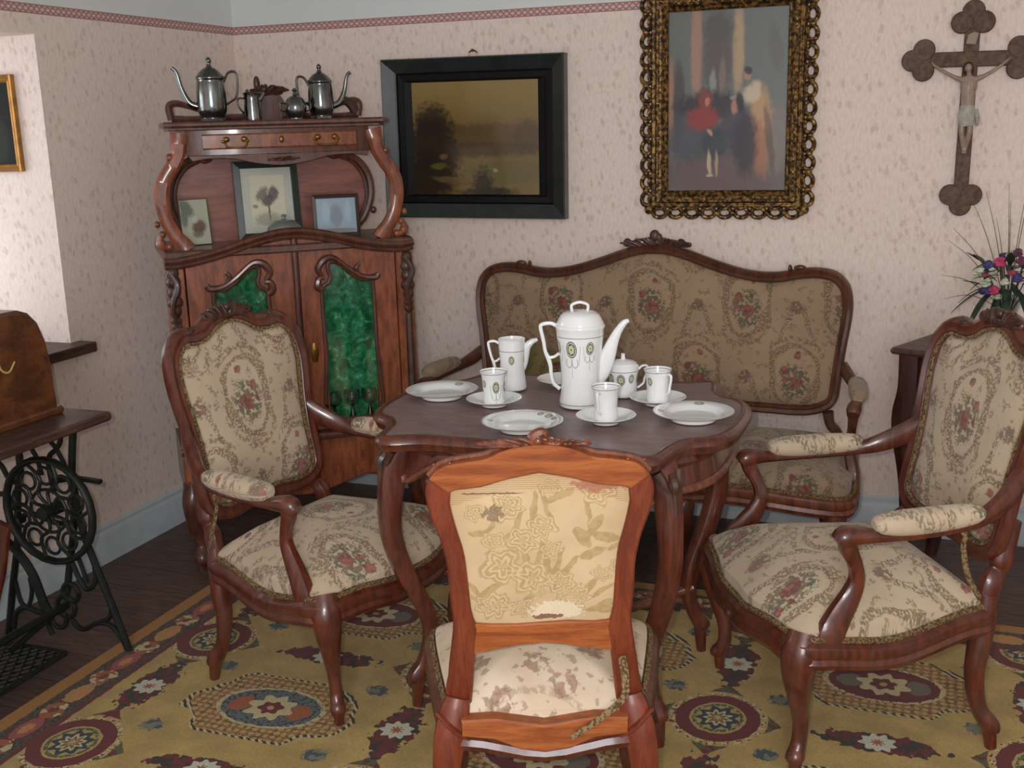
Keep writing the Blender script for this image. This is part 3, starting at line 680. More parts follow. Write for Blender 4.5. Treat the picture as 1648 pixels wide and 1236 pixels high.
        st = MB()       # stile from rail to back frame
        st.tube([(sx*.233, -.243, .385, .019, .024), (sx*.228, -.255, .43, .022, .025), (sx*.222, -.272, .455, .016, .021), (sx*.222, -.280, .475, .022, .025), (sx*.220, -.290, .52, .020, .024), (sx*.222, -.300, .58, .018, .022)], 12, 5, up=(0, 1, 0), sq=3.0)
        st.build('back_stile', W_RED, t)
        a = MB()
        a.tube([(sx*.232, -.318, .715, .020, .022), (sx*.252, -.280, .675, .020, .030), (sx*.285, -.215, .637, .017, .026), (sx*.308, -.13, .614, .017, .015), (sx*.318, -.02, .608, .019, .013), (sx*.320, .08, .608, .020, .014), (sx*.318, .135, .612, .023, .020), (sx*.316, .168, .610, .026, .026), (sx*.315, .186, .598, .020, .020)], 12, 5, sq=2.5)
        a.build('arm', W_RED, t)
        s2 = MB()
        s2.tube([(sx*.316, .162, .612, .024, .026), (sx*.315, .158, .580, .020, .022), (sx*.308, .138, .540, .0165, .018), (sx*.303, .130, .500, .018, .020), (sx*.303, .144, .460, .020, .026), (sx*.309, .170, .420, .022, .032), (sx*.318, .195, .380, .024, .036), (sx*.320, .205, .335, .020, .034)], 12, 5, up=(0, 1, 0), sq=2.3, flute=0.12)
        s2.build('arm_support', W_RED, t)
        pd = MB(); pd.tube([(sx*.296, -.165, .637, .016, .012), (sx*.305, -.145, .638, .027, .023), (sx*.314, -.06, .636, .033, .029), (sx*.319, .03, .635, .033, .029), (sx*.320, .085, .636, .028, .023), (sx*.320, .102, .634, .016, .012)], 14, 5, sq=2.3)
        pd.build('arm_pad', TAP_SEAT, t)
    return t
def dup(o, parent=None):
    c = o.copy(); C.objects.link(c)
    if parent: c.parent = parent
    for ch in o.children: dup(ch, c)
    return c
ac = make_armchair('tapestry armchair with carved frame standing in front of the green-panelled cabinet', 'tapestry armchairs beside the table')
ac.location = (-1.580, 2.664, GZ); ac.rotation_euler = (0, 0, R(-12-90))
ac2 = dup(ac); ac.scale = (1, .94, 1); ac2['label'] = 'tapestry armchair with carved frame in front of the flower vase, right of the sofa'
ac2.location = (-.154, 2.842, GZ); ac2.rotation_euler = (0, 0, R(209-90))
def tape(name, pts, label):
    mb = MB(); mb.tube(pts, 6, 6); return mb
for ch, sx in ((ac, 1), (ac2, -1)):
    mb = MB()
    mb.tube([(sx*.300, -.115, .616, .002, .008), (sx*.322, -.12, .59, .002, .008), (sx*.315, -.122, .56, .002, .008), (sx*.330, -.128, .50, .002, .008), (sx*.318, -.17, .43, .002, .007)], 6, 5, up=(0, 1, 0))
    mb.build('loose_braid', GIMP, ch)

# side chair seen from behind
sc = thing('side_chair', 'side chair seen from behind, orange wood back frame with a faded gold damask panel', 'chair', (-.69, 1.9, GZ), R(20))
def bf(off=0.0): return lambda u, v, w: (u+.018, 0.035-(v-0.40)*0.13-w+off, v)
oh = [(.150, .40), (.172, .41), (.196, .43), (.190, .47), (.186, .505), (.178, .56), (.174, .60), (.178, .66), (.180, .72), (.190, .775), (.207, .83), (.213, .87), (.205, .900), (.180, .925), (.14, .934), (.10, .940), (.065, .955), (.03, .963), (0, .965)]
oc = cr([(0, .40), (.10, .40)]+oh, 3)
ih = [(0, .590), (.06, .588), (.10, .590), (.128, .594), (.140, .610), (.145, .68), (.150, .745), (.163, .80), (.173, .855), (.170, .872), (.155, .879), (.11, .884), (.06, .898), (0, .910)]
inn = mirror_x(ih)
inn = cr(inn, 3, True)
# stiles (two), top rail, lower rail, built as separate boards
def outer_at(pts, v):
    for (a, b), (c2, d) in zip(pts[:-1], pts[1:]):
        if b <= v <= d and d > b: return a+(c2-a)*(v-b)/(d-b)
    return pts[-1][0]
oc_l = [tuple(p) for p in cr(oh, 6)]
ih_l = [(.150, .40), (.145, .45), (.138, .52), (.134, .56)]+[tuple(p) for p in cr(ih[3:], 4)]
def iat(v): return outer_at(ih_l, v)
for sg in (-1, 1):
    right = [(x, z) for x, z in oc_l if z <= 0.902]
    left = [(iat(z)-0.004, z) for z in np.linspace(0.872, 0.40, 22)]
    poly = [(sg*x, z) for x, z in right]+[(sg*x, z) for x, z in left]
    MB().prism(poly, bf(), -0.016, 0.016, 0.004).build('back_stile', W_STILE, sc, smooth=30)
top_o = [(x, z) for x, z in oc_l if z >= 0.900]
top_i = [tuple(p) for p in cr(ih[9:], 4)]
poly = [(x, z) for x, z in top_o]+[(-x, z) for x, z in reversed(top_o[:-1])]+[(-x, z) for x, z in top_i[:-1]]+[(x, z) for x, z in reversed(top_i)]
MB().prism(poly, bf(), -0.0165, 0.0175, 0.004).build('top_rail', W_ORANGE, sc, smooth=30)
lr = [(-.142, .592), (-.10, .588), (-.05, .587), (0, .590), (.05, .593), (.10, .590), (.142, .594), (.138, .525), (.09, .530), (.04, .541), (0, .545), (-.05, .540), (-.10, .530), (-.138, .524)]
MB().prism(lr, bf(), -0.014, 0.014, 0.003).build('lower_rail', W_ORANGE, sc, smooth=30)
MB().panel(inn+normals(inn)*0.004, lambda u, v, w: bf()(u, v, w+0.004), h=0.006, p=4, rings=6, back=-0.02).build('back_panel', DAMASK, sc)
cz = MB(); q = cr([(x, z) for x, z in oh[12:]]+[(-x, z) for x, z in reversed(oh[12:-1])], 4)
cz.tube([(x+.018, 0.035-(z-.40)*.13+0.006, z+.004, .009, .007) for x, z in q], 8, 1)
cz.build('top_moulding', W_MID, sc)
cz = MB(); leafwork(cz, (.018, 0.035-(.965-.4)*.13, .964), 0.09, 0.016, 14, 9, 0.011); cz.tube([(.006, -.036, .958, .010), (.010, -.036, .975, .013), (.026, -.036, .984, .011), (.030, -.036, .975, .006)], 8, 4)
for sg in (-1, 1): leafwork(cz, (.018+sg*.165, -.03, .925), 0.030, 0.010, 7, 5+sg, 0.006)
cz.build('crest', W_MID, sc)
sh2 = [(0, .435), (.10, .440), (.20, .425), (.245, .40), (.250, .34), (.225, .18), (.200, .05), (.185, .012), (.15, .0), (0, -.002)]
so2 = cr(mirror_x(sh2), 4, True); so2[:, 0] += .018
def rm2(u, v, w): return (u, v, 0.352+w-0.026*math.cos(min(1, abs(u-.018)/0.16)*PI/2)**2)
MB().sweep(so2, RAILP, rm2).build('seat_rail', W_RED, sc)
rl = [(-.165, .395), (-.10, .398), (0, .382), (.10, .398), (.165, .395), (.165, .36), (.10, .352), (.05, .330), (0, .322), (-.05, .330), (-.10, .352), (-.165, .36)]
MB().prism(rl, lambda u, v, w: (u+.018, 0.0-w, v), -.01, 0.026, .004).build('rear_rail', W_ORANGE, sc, smooth=30)
MB().panel(so2-normals(so2)*0.008, lambda u, v, w: (u, v, 0.400+w), h=0.075, p=2.3, rings=10, skirt=0.035, cc=(.018, .2)).build('seat_cushion', WORN, sc)
MB().sweep(so2-normals(so2)*.006, [(0.008, .026), (0.012, .040), (0.002, .044), (-0.004, .032)], rm2).build('seat_braid', GIMP, sc)
mb = MB(); mb.tube([(.172, -.01, .52, .002, .009), (.178, -.015, .475, .002, .009), (.172, -.03, .44, .002, .008), (.12, -.034, .395, .002, .007), (.07, -.034, .36, .002, .006)], 6, 6, up=(1, 0, 0)); mb.build('loose_braid', GIMP, sc)
for sg in (-1, 1):
    l = MB(); cab_leg(l, (sg*.215+.018, .36), (sg*.20+.018, .375), (sg*.6, .8), h=.36); l.build('leg', W_RED, sc)
    l = MB(); x0 = .018
    l.tube([(x0+sg*.172, .018, .425, .024, .018), (x0+sg*.178, .012, .40, .030, .022), (x0+sg*.190, .004, .35, .032, .026), (x0+sg*.200, -.002, .27, .028, .026), (x0+sg*.204, .004, .18, .022, .022), (x0+sg*.206, -.012, .10, .020, .020), (x0+sg*.210, -.035, .055, .024, .022), (x0+sg*.211, -.04, .035, .018, .018)], 12, 5, up=(0, 1, 0), sq=3.0)
    l.tube([(x0+sg*.210, -.03, .05, .017), (x0+sg*.212, -.036, 0, .014)], 10, 3, up=(0, 1, 0), sq=2.6)
    l.tube([(x0+sg*.150, -.012, .350, .004, .008), (x0+sg*.178, -.018, .372, .005, .014), (x0+sg*.215, -.012, .408, .004, .007)], 8, 5, up=(0, 1, 0))
    l.build('leg', W_STILE, sc)

# ---------------------------------------------------------------- table
TX, TY = -.914, 2.775
K = .949
tb = thing('tea_table', 'carved mahogany table with a dusty turtle-shaped top, laid with coffee china', 'table', (TX, TY, GZ))
TH = .803-GZ
qh = [(0, .380), (.13, .386), (.25, .388), (.315, .405), (.362, .425), (.398, .412), (.412, .37), (.425, .30), (.455, .245), (.505, .215), (.540, .16), (.556, .08), (.558, 0)]
half = qh+[(x, -y) for x, y in reversed(qh[:-1])]
tout = cr(mirror_x(half), 3, True)*K; tout[:, 0] *= .935
tn = normals(tout)
MB().prism(tout-tn*0.022, xy(0), TH-0.030, TH, 0.001).build('table_top', W_TOP, tb, smooth=30)
MB().sweep(tout, [(-.026, TH-.034), (-.004, TH-.036), (.000, TH-.026), (.006, TH-.016), (.003, TH-.006), (-.008, TH+.002), (-.018, TH+.003), (-.025, TH-.001)], xy(0)).build('edge_moulding', W_RED, tb)
_t = [2*PI*q/120 for q in range(120)]
ap = np.array([(.440*math.copysign(abs(math.cos(q))**.62, math.cos(q)), .335*math.copysign(abs(math.sin(q))**.62, math.sin(q))) for q in _t])
def apb(x, y):
    return 0.0
N = len(ap); V = []; F = []
mb = MB()
an = normals(ap)
for i in range(N):
    x, y = ap[i]; fr = abs(y) > .335 or (abs(x) < .33); t_ = max(0.0, 1-abs(abs(x)-.36)/.19) if fr else 1.0
    t_ = t_*t_*(3-2*t_); zb = TH-.072-(.088 if fr else .050)*t_
    for o, z in ((.0, TH-.034), (.012, TH-.05), (.004, TH-.062), (.008, zb+.03), (.014, zb+.008), (.006, zb), (-.018, zb), (-.018, TH-.034)):
        q = ap[i]+an[i]*o; V.append((q[0], q[1], z))
m8 = 8
for i in range(N):
    j = (i+1) % N
    for k in range(m8): l = (k+1) % m8; F.append((i*m8+k, j*m8+k, j*m8+l, i*m8+l))
mb.add(V, F); mb.build('apron', W_RED, tb)
bm_ = MB(); bm_.tube([(V[i*m8+4][0], V[i*m8+4][1], V[i*m8+4][2], .011, .009) for i in range(N)], 8, 1, closed=True); bm_.build('apron_moulding', W_MID, tb)
for sx in (-1, 1):
    for sy in (-1, 1):
        l = MB(); k = .7071
        bx, by = sx*.336, sy*.275
        def P(d, z, r1, r2): return (bx+sx*k*d, by+sy*k*d, z, r1, r2)
        l.tube([P(.000, TH-.04, .034, .040), P(.022, TH-.085, .036, .042), P(.038, TH-.14, .033, .038), P(.048, TH-.215, .030, .033), P(.046, .49, .028, .030), P(.012, .38, .026, .028), P(-.034, .28, .024, .025), P(-.048, .20, .021, .022), P(-.026, .125, .019, .020), P(-.002, .088, .023, .025), P(.002, .072, .018, .020)], 14, 5, up=(sx*k, sy*k, 0.1), sq=2.4, flute=0.10)
        l.tube([P(-.008, .09, .017, .017), P(-.004, .05, .016, .016), P(0, 0, .013, .013)], 10, 3, up=(sx*k, sy*k, 0), sq=2.8)
        lo = l.build('leg', W_RED, tb)
        g = MB(); g.tube([P(.048, TH-.065, .012, .012), P(.066, TH-.085, .014, .014), P(.064, TH-.11, .010, .012), P(.070, TH-.16, .007, .008)], 8, 4)
        for e in (-1, 1):
            g.tube([(bx+sx*k*.040+e*k*sx*.03, by+sy*k*.048-e*k*sy*.03, TH-.055, .012), (bx+sx*k*.052+e*k*sx*.022, by+sy*k*.052-e*k*sy*.022, TH-.08, .011), (bx+sx*k*.062+e*k*sx*.006, by+sy*k*.062-e*k*sy*.006, TH-.125, .006)], 8, 4)
        g.build('knee_carving', W_DARK, tb)
st = MB()
for sx in (-1, 1):
    for sy in (-1, 1):
        st.tube([(sx*.315, sy*.245, .215, .020, .012), (sx*.21, sy*.20, .175, .018, .012), (sx*.13, sy*.13, .165, .018, .014), (sx*.05, sy*.045, .185, .022, .014), (0, 0, .19, .02, .014)], 10, 5, sq=2.5)
st.lathe([(0.0, .165), (.05, .17), (.055, .19), (.03, .205), (.022, .23), (.03, .25), (.012, .275), (0, .28)], 16)
st.build('stretcher', W_MID, tb)
# ---------------------------------------------------------------- sofa
SX = -.976
sf = thing('sofa', 'long tapestry sofa with a dark carved hump-backed frame against the back wall', 'sofa', (SX, 3.80, 0.0))
def sb(off=0.0): return lambda u, v, w: (u, .300+(v-.5)*.10-0.02-w+off*0, v)
h_ = [(0, .485), (.20, .488), (.42, .484), (.56, .482), (.64, .50), (.684, .54), (.696, .62), (.708, .73), (.722, .83), (.724, .90), (.708, .96), (.665, 1.002), (.60, 1.016), (.53, 1.012), (.47, 1.000), (.40, .998), (.32, 1.010), (.22, 1.040), (.12, 1.075), (.05, 1.092), (0, 1.094)]
so_ = cr(mirror_x(h_), 4, True)
fpb = [(0.0, -.02), (0.0, .012), (-.008, .022), (-.020, .016), (-.027, .022), (-.036, .012), (-.036, -.02)]
MB().sweep(so_, fpb, sb()).build('back_frame', W_SOFA, sf)
si = so_-normals(so_)*0.034
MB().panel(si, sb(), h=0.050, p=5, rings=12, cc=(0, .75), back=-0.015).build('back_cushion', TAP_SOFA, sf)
c = MB(); yc = .30+.06-.02
c.xf = lambda x, y, z: (x, y, z)
leafwork(c, (0.01, yc-.01, 1.092), 0.12, 0.028, 20, 4, 0.014); c.ball((.0, yc-.01, 1.125), (.020, .014, .024)); c.ball((.016, yc-.01, 1.118), (.014, .012, .018))
for q in (-.105, .10): c.ball((q, yc-.01, 1.100), (.016, .012, .016))
c.build('crest', W_DARK, sf)
for sg in (-1, 1):
    c = MB(); c.ball((sg*.535, yc-.01, 1.016), (.022, .010, .010)); c.ball((sg*.500, yc-.01, 1.012), (.008, .010, .014)); c.build('corner_carving', W_SOFA, sf)
ss = [(0, -.335), (.25, -.325), (.50, -.330), (.67, -.318), (.750, -.298), (.776, -.25), (.780, -.15), (.772, .0), (.755, .16), (.75, .25), (.70, .275), (.3, .28), (0, .28)]
sso = cr(mirror_x(ss), 4, True)
def srm(u, v, w): return (u, v, .345+w-(0.014*math.cos(u*7.8) if v < -.2 else 0))
MB().sweep(sso, RAILP, srm).build('seat_rail', W_MID, sf)
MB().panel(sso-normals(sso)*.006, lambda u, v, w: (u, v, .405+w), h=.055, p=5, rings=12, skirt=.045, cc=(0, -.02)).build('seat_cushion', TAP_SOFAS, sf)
MB().sweep(sso-normals(sso)*.004, [(0.010, .022), (0.014, .036), (0.002, .040), (-0.004, .028)], srm).build('seat_braid', GIMP, sf)
for sg in (-1, 1):
    a = MB()
    a.tube([(sg*.700, .300, .665, .018, .022), (sg*.725, .25, .640, .018, .024), (sg*.755, .16, .622, .016, .018), (sg*.772, .04, .615, .018, .014), (sg*.770, -.06, .617, .020, .016), (sg*.768, -.125, .615, .024, .024), (sg*.767, -.145, .600, .020, .020)], 12, 5, sq=2.5); a.build('arm', W_SOFA, sf)
    a = MB(); a.tube([(sg*.768, -.120, .62, .022, .024), (sg*.765, -.112, .57, .017, .018), (sg*.760, -.085, .52, .016, .018), (sg*.758, -.09, .46, .019, .024), (sg*.772, -.115, .40, .021, .030), (sg*.775, -.125, .35, .02, .03)], 12, 5, up=(0, 1, 0), sq=2.4, flute=.1); a.build('arm_support', W_SOFA, sf)
    a = MB(); a.tube([(sg*.752, .165, .640, .016, .012), (sg*.758, .14, .645, .028, .022), (sg*.770, .04, .645, .032, .028), (sg*.776, -.05, .645, .030, .026), (sg*.777, -.085, .643, .016, .012)], 14, 5, sq=2.3); a.build('arm_pad', TAP_SOFAS, sf)
    a = MB(); a.tube([(sg*.70, .285, .36, .022, .024), (sg*.69, .282, .42, .018, .022), (sg*.665, .275, .455, .017, .022), (sg*.655, .272, .50, .020, .022)], 12, 5, up=(0, 1, 0), sq=2.8); a.build('back_stile', W_SOFA, sf)
    l = MB(); cab_leg(l, (sg*.712, -.262), (sg*.710, -.268), (sg*.6, -.8), h=.345); l.build('leg', W_SOFA, sf)
    l = MB(); cab_leg(l, (sg*.68, .24), (sg*.68, .26), (sg*.3, .95), h=.36); l.build('leg', W_SOFA, sf)
for q in (-.25, .25):
    l = MB(); cab_leg(l, (q, -.29), (q, -.29), (0, -1), h=.34, sc=.9); l.build('leg', W_SOFA, sf)
def cushion(name, label, loc, rot, sx, sz, mat, pts=4):
    P = [(-sx, -sz), (0, -sz*.86), (sx, -sz), (sx*.88, 0), (sx, sz), (0, sz*.86), (-sx, sz), (-sx*.88, 0)]
    o = cr(P, 4, True); mb = MB()
    mb.panel(o, lambda u, v, w: (u, -w, v), h=.060, p=2.0, rings=8, cc=(0, 0)); mb.panel(o, lambda u, v, w: (u, w, v), h=.060, p=2.0, rings=8, cc=(0, 0))
    ob = mb.build(name, mat); ob.location = loc; ob.rotation_euler = rot; tag(ob, label, 'cushion'); return ob
cushion('cushion', 'olive floral cushion on the sofa behind the milk jug', (-1.26, 3.87, .585), (R(-24), R(7), R(4)), .19, .145, tapestry('tapestry_cushion_olive', .42, .0, .05, .5, base=(190, 176, 110), dark=(160, 146, 92)))

# ---------------------------------------------------------------- corner cabinet
cb = thing('display_cabinet', 'carved cabinet in the corner with green velvet door panels and an open shelf above', 'cabinet', (-2.112, 3.425, 0.0), R(41))
F0 = lambda u, v, w: (u, -w, v)          # front plane y=0, w towards the viewer
LZ = 1.160
b = MB()
b.box((-.405, .225, .70), (.022, .36, .88)); b.box((.405, .225, .70), (.022, .36, .88)); b.box((0, .398, .70), (.79, .014, .88))
b.box((0, .21, .455), (.79, .38, .02)); b.box((0, .21, 1.125), (.79, .38, .02)); b.build('carcass', W_CABD, cb, smooth=0)
# shelf ledge with serpentine front moulding
lg = [(-.44, .0), (-.43, -.03), (-.30, -.020), (0, -.026), (.30, -.020), (.43, -.03), (.44, 0), (.44, .40), (-.44, .40)]
MB().prism(lg, xy(0), LZ-.028, LZ, .005).build('ledge', W_CABD, cb, smooth=30)
arc = cr([(-.435, 1.128), (-.38, 1.128), (-.26, 1.150), (-.11, 1.192), (0, 1.206), (.11, 1.192), (.26, 1.152), (.38, 1.136), (.435, 1.142)], 5)
mm = MB(); mm.tube([(x, -.022, z, .016, .013) for x, z in arc], 10, 1); mm.tube([(x, -.014, z-.020, .012, .010) for x, z in arc], 8, 1)
mm.build('front_moulding', W_CABD, cb)
for sg in (-1, 1):
    st_ = [(sg*.435, .445), (sg*.435, 1.115), (sg*.372, 1.115), (sg*.372, .445)]
    MB().prism(st_, F0, -.03, .004, .004).build('pilaster', W_CAB, cb, smooth=30)
    c = MB(); rx = sg*.412
    for k, (zz, r) in enumerate(((1.085, .022), (1.055, .026), (1.02, .024), (.985, .027), (.955, .020))):
        c.ball((rx, -.008, zz), (r, .022, .026), 10, 6)
    c.tube([(rx-.01, -.02, 1.09, .010), (rx+.012, -.03, 1.04, .012), (rx-.008, -.028, .98, .010), (rx, -.012, .90, .006)], 8, 5)
    for zz in (.92, .90): c.ball((rx, -.006, zz), (.018, .012, .02), 8, 5)
    c.tube([(rx, -.006, .88, .014), (rx, -.006, .6, .016), (rx, -.006, .47, .014)], 8, 4)
    c.build('pilaster_carving', W_DARK, cb)
# doors
def archz(x): return float(np.interp(x, [-.435, -.26, -.11, 0, .11, .26, .435], [1.118, 1.132, 1.172, 1.186, 1.172, 1.132, 1.122]))
def door(x0, x1, hinge):
    sg = 1 if x0 >= 0 else -1
    outer = [(x0, .475)]+[(x1, .475)]+[(x, archz(x)-.004) for x in np.linspace(x1, x0, 9)]
    # inner opening in mirror form: a = distance from the meeting edge
    A = [(.098, .505), (.285, .505), (.285, .75), (.282, 1.005), (.272, 1.016), (.240, 1.018), (.205, 1.040), (.165, 1.078), (.128, 1.088), (.120, 1.066), (.128, 1.035), (.118, 1.012), (.098, .998), (.094, .95), (.096, .75)]
    inner = [(sg*a, z) for a, z in A]
    if sg < 0: inner = inner[::-1]; outer = [(x0, .475)]+[(x1, .475)]+[(x, archz(x)-.004) for x in np.linspace(x1, x0, 9)]
    d = MB().holed(outer, inner, F0, -.018, .004, 110).build('door', W_CAB, cb, smooth=30)
    q = cr(inner, 3, True)
    fr = MB(); fr.tube([(x, -.006, z, .009, .008) for x, z in q], 8, 1, closed=True)
    fr.build('panel_moulding', W_CABD, d)
    sc_ = MB()
    sc_.tube([(sg*.094, -.010, .990, .012), (sg*.080, -.012, 1.004, .014), (sg*.086, -.012, 1.030, .012), (sg*.104, -.012, 1.034, .008)], 8, 5)
    sc_.tube([(sg*.098, -.010, 1.040, .008), (sg*.085, -.012, 1.066, .012), (sg*.108, -.014, 1.098, .014), (sg*.145, -.012, 1.100, .010), (sg*.20, -.010, 1.056, .009), (sg*.245, -.010, 1.028, .010), (sg*.290, -.010, 1.022, .013), (sg*.304, -.012, 1.036, .010)], 8, 5)
    sc_.tube([(sg*.235, -.008, 1.036, .006), (sg*.222, -.010, 1.060, .008), (sg*.236, -.010, 1.076, .006)], 8, 4)
    sc_.build('scroll_carving', W_CABD, d)
    MB().box((sg*.190, .012, .77), (.20, .003, .64)).build('glass', PANE, d, smooth=0)
    rg = random.Random(3)
    vb = MB(); nx, nz_ = 26, 50; V = []; F = []
    for j in range(nz_+1):
        for i in range(nx+1):
            x = .075+.235*i/nx; z = .468+.65*j/nz_
            V.append((sg*x, .090+.005*math.sin(x*95+math.sin(z*21)*1.4)+.003*math.sin(z*60+x*33), z))
    for j in range(nz_):
        for i in range(nx): a = j*(nx+1)+i; F.append((a, a+1, a+nx+2, a+nx+1))
    vb.add(V, F); vb.build('velvet_panel', VELVET, d, solid=.003)
    return d
dL = door(-.368, -.004, 0); dR = door(.020, .368, 1)
e = MB(); e.tube([(.055, -.006, .80, .010, .004), (.055, -.008, .77, .014, .005), (.055, -.006, .73, .009, .004)], 8, 4, up=(0, 1, 0)); e.ball((.055, -.010, .775), (.006, .004, .008)); e.build('keyhole_plate', BRASS, dR)
MB().tube([(.006, -.008, .48, .010, .010), (.006, -.010, .8, .010, .010), (.006, -.010, 1.18, .012, .010)], 10, 4, up=(0, 1, 0)).build('meeting_stile', W_CABD, cb)
bs = [(-.435, .445), (.435, .445), (.435, .29), (.38, .275), (.30, .268), (.22, .285), (.14, .262), (.06, .238), (0, .232), (-.06, .238), (-.14, .262), (-.22, .285), (-.30, .268), (-.38, .275), (-.435, .29)]
MB().prism(bs, F0, -.03, .006, .005).build('base_apron', W_CAB, cb, smooth=30)
mb = MB(); mb.tube([(x, -.012, .452, .010, .014) for x in (-.44, -.2, 0, .2, .44)], 8, 1)
mb.box((-.42, .20, .36), (.025, .36, .17)); mb.box((.42, .20, .36), (.025, .36, .17)); mb.box((0, .39, .36), (.84, .02, .17)); mb.build('base_moulding', W_CABD, cb)
for sx in (-1, 1):
    l = MB(); l.tube([(sx*.405, .02, .33, .034), (sx*.418, .00, .26, .036), (sx*.415, .01, .17, .026), (sx*.400, .03, .09, .019), (sx*.402, .01, .045, .026), (sx*.404, .01, .02, .018), (sx*.404, .012, 0, .018)], 12, 5, up=(0, 1, 0), sq=2.6); l.build('leg', W_CABD, cb)
    l = MB(); l.tube([(sx*.400, .37, .33, .03), (sx*.400, .37, .15, .024), (sx*.400, .37, 0, .020)], 10, 4, up=(0, 1, 0), sq=4); l.build('leg', W_CABD, cb)
# upper stage
HC = -.012
hb = [(x+HC, z) for x, z in ([(-.32, LZ), (.32, LZ), (.305, 1.19), (.345, 1.235), (.366, 1.30), (.362, 1.37), (.325, 1.425), (.26, 1.462), (.25, 1.50), (-.25, 1.50), (-.26, 1.462), (-.325, 1.425), (-.362, 1.37), (-.366, 1.30), (-.345, 1.235), (-.305, 1.19)])]
BY = .27
MB().prism(hb, lambda u, v, w: (u, BY-w, v), 0, .012, 0).build('back_panel', wood('reddish_back_panel', (112, 58, 46), (146, 84, 66), .4, .3, stretch=(1.5, 8, 8)), cb, smooth=0)
for sg in (-1, 1):
    a = MB(); pts = [(.300, 1.185), (.338, 1.225), (.366, 1.30), (.360, 1.375), (.322, 1.432), (.262, 1.462), (.235, 1.452), (.215, 1.462)]
    a.tube([(HC+sg*x, BY-.022, z, .013, .012) for x, z in pts], 8, 5, up=(0, 1, 0)); a.tube([(HC+sg*(x-.018), BY-.020, z-.008, .007, .008) for x, z in pts[1:6]], 8, 5, up=(0, 1, 0))
    a.ball((HC+sg*.372, BY-.022, 1.245), (.012, .01, .014)); a.build('back_scroll', W_CABD, cb)
    p = MB()
    p.tube([(HC+sg*.330, .035, 1.545, .036, .028), (HC+sg*.338, .03, 1.51, .030, .026), (HC+sg*.345, .03, 1.475, .026, .024), (HC+sg*.368, .03, 1.435, .026, .022), (HC+sg*.400, .03, 1.385, .026, .022), (HC+sg*.410, .03, 1.33, .026, .022), (HC+sg*.402, .03, 1.27, .025, .021), (HC+sg*.380, .03, 1.215, .026, .021), (HC+sg*.352, .03, 1.178, .030, .022), (HC+sg*.340, .03, LZ-.002, .034, .024)], 12, 5, up=(0, 1, 0), sq=2.6, flute=.10)
    for xx, zz, rr in ((.372, 1.470, .013), (.432, 1.25, .011), (.418, 1.215, .012), (.425, 1.185, .016), (.400, 1.172, .014), (.352, 1.500, .012)): p.ball((HC+sg*xx, .02, zz), (rr, rr, rr*1.1), 8, 5)
    p.tube([(HC+sg*.40, .02, 1.168, .010), (HC+sg*.43, .015, 1.180, .013), (HC+sg*.425, .015, 1.212, .008)], 8, 4)
    p.build('post', W_CAB, cb)
b = MB()
tp = [(-.315, .02), (-.28, .005), (0, -.008), (.28, .005), (.315, .02), (.325, .29), (-.325, .29)]
tp = [(x+HC, y) for x, y in tp]
b.prism(tp, xy(0), 1.470, 1.560, .003); b.build('drawer_case', W_CABD, cb, smooth=30)
co = [(-.385, .0), (-.36, -.020), (-.30, -.012), (0, -.030), (.30, -.012), (.36, -.020), (.385, .0), (.38, .30), (-.38, .30)]
co = [(x+HC, y) for x, y in co]
b = MB(); b.prism(co, xy(0), 1.566, 1.586, .006); b.prism([(x*.96, y+.008) for x, y in co], xy(0), 1.556, 1.568, .003); b.build('cornice', W_CABD, cb, smooth=30)
dpol = cr([(HC-.262, -.004), (HC-.13, -.012), (HC, -.016), (HC+.13, -.012), (HC+.262, -.004)], 4)
V = []; F = []
for x, y in dpol: V += [(x, y, 1.492), (x, y-.004, 1.497), (x, y-.004, 1.538), (x, y, 1.543), (x, y+.02, 1.543), (x, y+.02, 1.492)]
n_ = len(dpol)
for i in range(n_-1):
    for k in range(6): l = (k+1) % 6; F.append((i*6+k, (i+1)*6+k, (i+1)*6+l, i*6+l))
F += [tuple(range(6)), tuple((n_-1)*6+k for k in range(5, -1, -1))]
dr = MB().add(V, F).build('drawer', W_CAB, cb, smooth=30)
for q in (-.155, .155):
    h = MB()
    for e in (-1, 1): h.ball((HC+q+e*.030, -.022, 1.524), (.012, .006, .010), 8, 5); h.ball((HC+q+e*.040, -.020, 1.518), (.007, .005, .006), 8, 5)
    h.tube([(HC+q-.030, -.026, 1.522, .0032), (HC+q-.036, -.034, 1.506, .0032), (HC+q-.018, -.036, 1.497, .0036), (HC+q+.018, -.036, 1.497, .0036), (HC+q+.036, -.034, 1.506, .0032), (HC+q+.030, -.026, 1.522, .0032)], 8, 5); h.build('handle', BRASS, dr)
h = MB(); h.ball((HC, -.022, 1.520), (.009, .004, .012), 8, 5); h.build('keyhole_plate', BRASS, dr)
sk = [(HC-.31, 1.474), (HC+.31, 1.474), (HC+.30, 1.455), (HC+.24, 1.462), (HC+.16, 1.458), (HC+.09, 1.442), (HC, 1.432), (HC-.09, 1.442), (HC-.16, 1.458), (HC-.24, 1.462), (HC-.30, 1.455)]
MB().prism(cr(sk[2:], 3).tolist()+[(HC-.31, 1.474), (HC+.31, 1.474)], F0, -.012, .004, .002).build('shaped_apron', W_CABD, cb, smooth=30)
c = MB(); leafwork(c, (HC, -.008, 1.452), .045, .010, 9, 2, .007); c.build('apron_carving', W_DARK, cb)
g = MB()
gl = [(HC-.09, 1.585), (HC+.09, 1.585), (HC+.075, 1.63), (HC+.05, 1.675), (HC+.02, 1.690), (HC-.02, 1.690), (HC-.05, 1.675), (HC-.075, 1.63)]
g.prism(cr(gl, 3, True), lambda u, v, w: (u, .27-w, v), 0, .016, .002)
